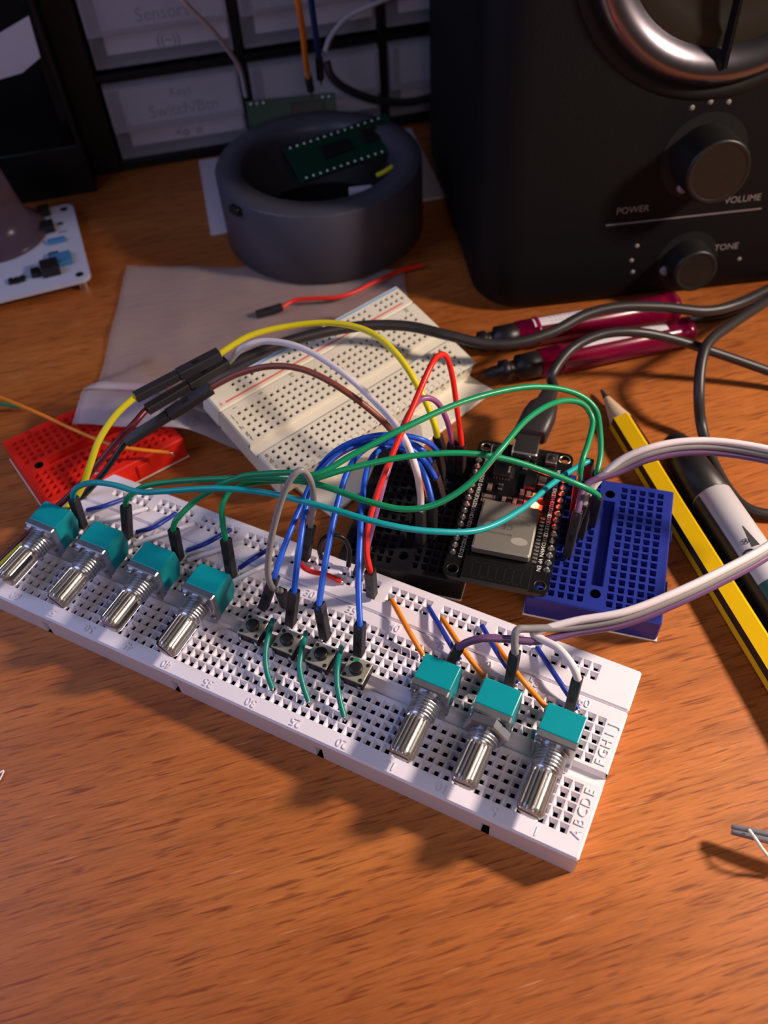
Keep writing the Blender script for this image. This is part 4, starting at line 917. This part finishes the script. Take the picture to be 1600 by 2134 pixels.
# ------------------------------------------------------------------ drawer cabinet
CO = Vector((-297.6, 191, 0))
cab = thing('drawer_cabinet', 'black small-parts cabinet with rows of labelled drawers', 'cabinet', CO, a)
PX, PZ, NX, NZ, X0_, DW = 63.2, 39.6, 4, 3, 24.0, 58.5
def cbox(nm, x0, x1, y0, y1, z0, z1): mb = MB(); mb.box(((x0 + x1) / 2, (y0 + y1) / 2, (z0 + z1) / 2), (x1 - x0, y1 - y0, z1 - z0), ch=.6); part(nm, mb, 'cabinet_black', cab)
WX = X0_ + PX * NX + 18; HZ = PZ * NZ + 8
cbox('side_panel', 2, X0_ - 1.5, -1, 120, 0, HZ); cbox('side_panel', X0_ + PX * NX - 3, WX, -1, 120, 0, HZ); cbox('back_panel', 4, WX - 2, 116, 121, 1, HZ - 1)
for k in range(NZ + 1): cbox('shelf', X0_ - 2, X0_ + PX * NX, -.5, 117, 0.3 + PZ * k - (0 if k else 0), 3.2 + PZ * k + (1.5 if k == 0 else 0))
for k in range(1, NX): cbox('divider', X0_ + PX * k - 4.2, X0_ + PX * k - .6, -.5, 117, 3, HZ - 2)
names = {(0, 0): ('Keys', 'Switch/Btn', '<o  o'), (0, 1): ('', 'Sensors', '((~))'), (1, 1): ('', 'Chips', ''), (2, 0): ('', '', 'o-(')}
cl = ['first', 'second', 'third', 'fourth']; rl = ['bottom', 'middle', 'top']
for i in range(NX):
    for j in range(NZ):
        x0 = X0_ + PX * i; z0 = 5.2 + PZ * j; x1 = x0 + DW; z1 = z0 + 33.5
        dl = thing('drawer', 'clear drawer in the %s row of the black cabinet, %s from its left side' % (rl[j], cl[i]), 'drawer', CO + Vector((math.cos(a) * x0, math.sin(a) * x0, z0)), a, 'clear drawers of the black cabinet')
        if (i, j) == (0, 0): dl['label'] = 'clear drawer with a card reading Switch/Btn above the desk'
        if (i, j) == (0, 1): dl['label'] = 'clear drawer with a card reading Sensors in the black cabinet'
        mb = MB(); w_ = DW; h_ = z1 - z0
        for bx_ in (((w_ / 2, 1, h_ / 2), (w_, 1.2, h_)), ((w_ / 2, 55, .6), (w_, 108, 1.2)), ((.6, 55, h_ / 2), (1.2, 108, h_)), ((w_ - .6, 55, h_ / 2), (1.2, 108, h_)), ((w_ / 2, 109, h_ / 2), (w_, 1.2, h_))): mb.box(*bx_)
        part('tray', mb, 'clear_plastic', dl)
        mb = MB(); mb.box((w_ / 2, -3.5, h_ - 10), (w_ - .6, 1.0, 19), ch=.3); mb.box((w_ / 2, -1.8, h_ - 1), (w_ - .6, 4, 1.0), ch=.2); mb.box((w_ / 2, -1.8, h_ - 19.2), (w_ - .6, 4, 1.0), ch=.2)
        mb.box((.9, -1.8, h_ - 10), (1, 4, 19)); mb.box((w_ - .9, -1.8, h_ - 10), (1, 4, 19)); part('pull', mb, 'frosted', dl)
        mb = MB(); mb.box((w_ / 2 + 2.5, 2.4, h_ / 2 + .5), (w_ - 7, .5, h_ - 8), ch=.1); part('label_card', mb, 'card_white', dl)
        nm = names.get((i, j))
        if nm:
            for s_, sz, z in ((nm[0], 5, h_ - 8), (nm[1], 7.2, h_ - 15.5), (nm[2], 5.5, 7.5)):
                if s_: text('card_writing', s_, sz, (w_ / 2 + 3, 2.1, z), dl, 'ink', (math.pi / 2, 0, 0), .03)
# dark bin at the far left
q = at(152, 408, 0); tb2 = thing('storage_bin', 'black plastic bin holding a lilac-grey sheet beside the cabinet', 'bin', (q.x, q.y, 0), a)
mb = MB()
for c_, s_ in (((-55, 0.8, 11), (128, 1.6, 22)), ((-60, 44, 50), (118, 1.6, 100)), ((9.5, 6.5, 46), (2.4, 13, 92)), ((-119, 22, 46), (2.4, 45, 92)), ((-60, 22, .8), (118, 44, 1.6))): mb.box(c_, s_, ch=.4)
part('shell', mb, 'cabinet_black', tb2)
bnrm = Vector((math.sin(a), -math.cos(a), 0)); bpt_ = q - bnrm * 2.6
def on_plane(u, v):
    d = RX * ((u - 800) / FPX) + RD * ((v - 1067) / FPX) + RF; p_ = CAM + d * ((bpt_ - CAM).dot(bnrm) / d.dot(bnrm))
    r_ = p_ - Vector((q.x, q.y, 0)); return Vector((r_.x * math.cos(a) + r_.y * math.sin(a), -r_.x * math.sin(a) + r_.y * math.cos(a), r_.z))
pA = [on_plane(*p) for p in ((60, 34), (84, 120), (46, 152), (-120, 200), (-120, 140))]
mb = MB(); nA = len(pA); mb.add(pA + [p + Vector((0, .8, 0)) for p in pA], [tuple(range(nA)), tuple(reversed(range(nA, 2 * nA)))] + [(i, (i + 1) % nA, nA + (i + 1) % nA, nA + i) for i in range(nA)]); part('grey_sheet', mb, 'card_white', tb2)
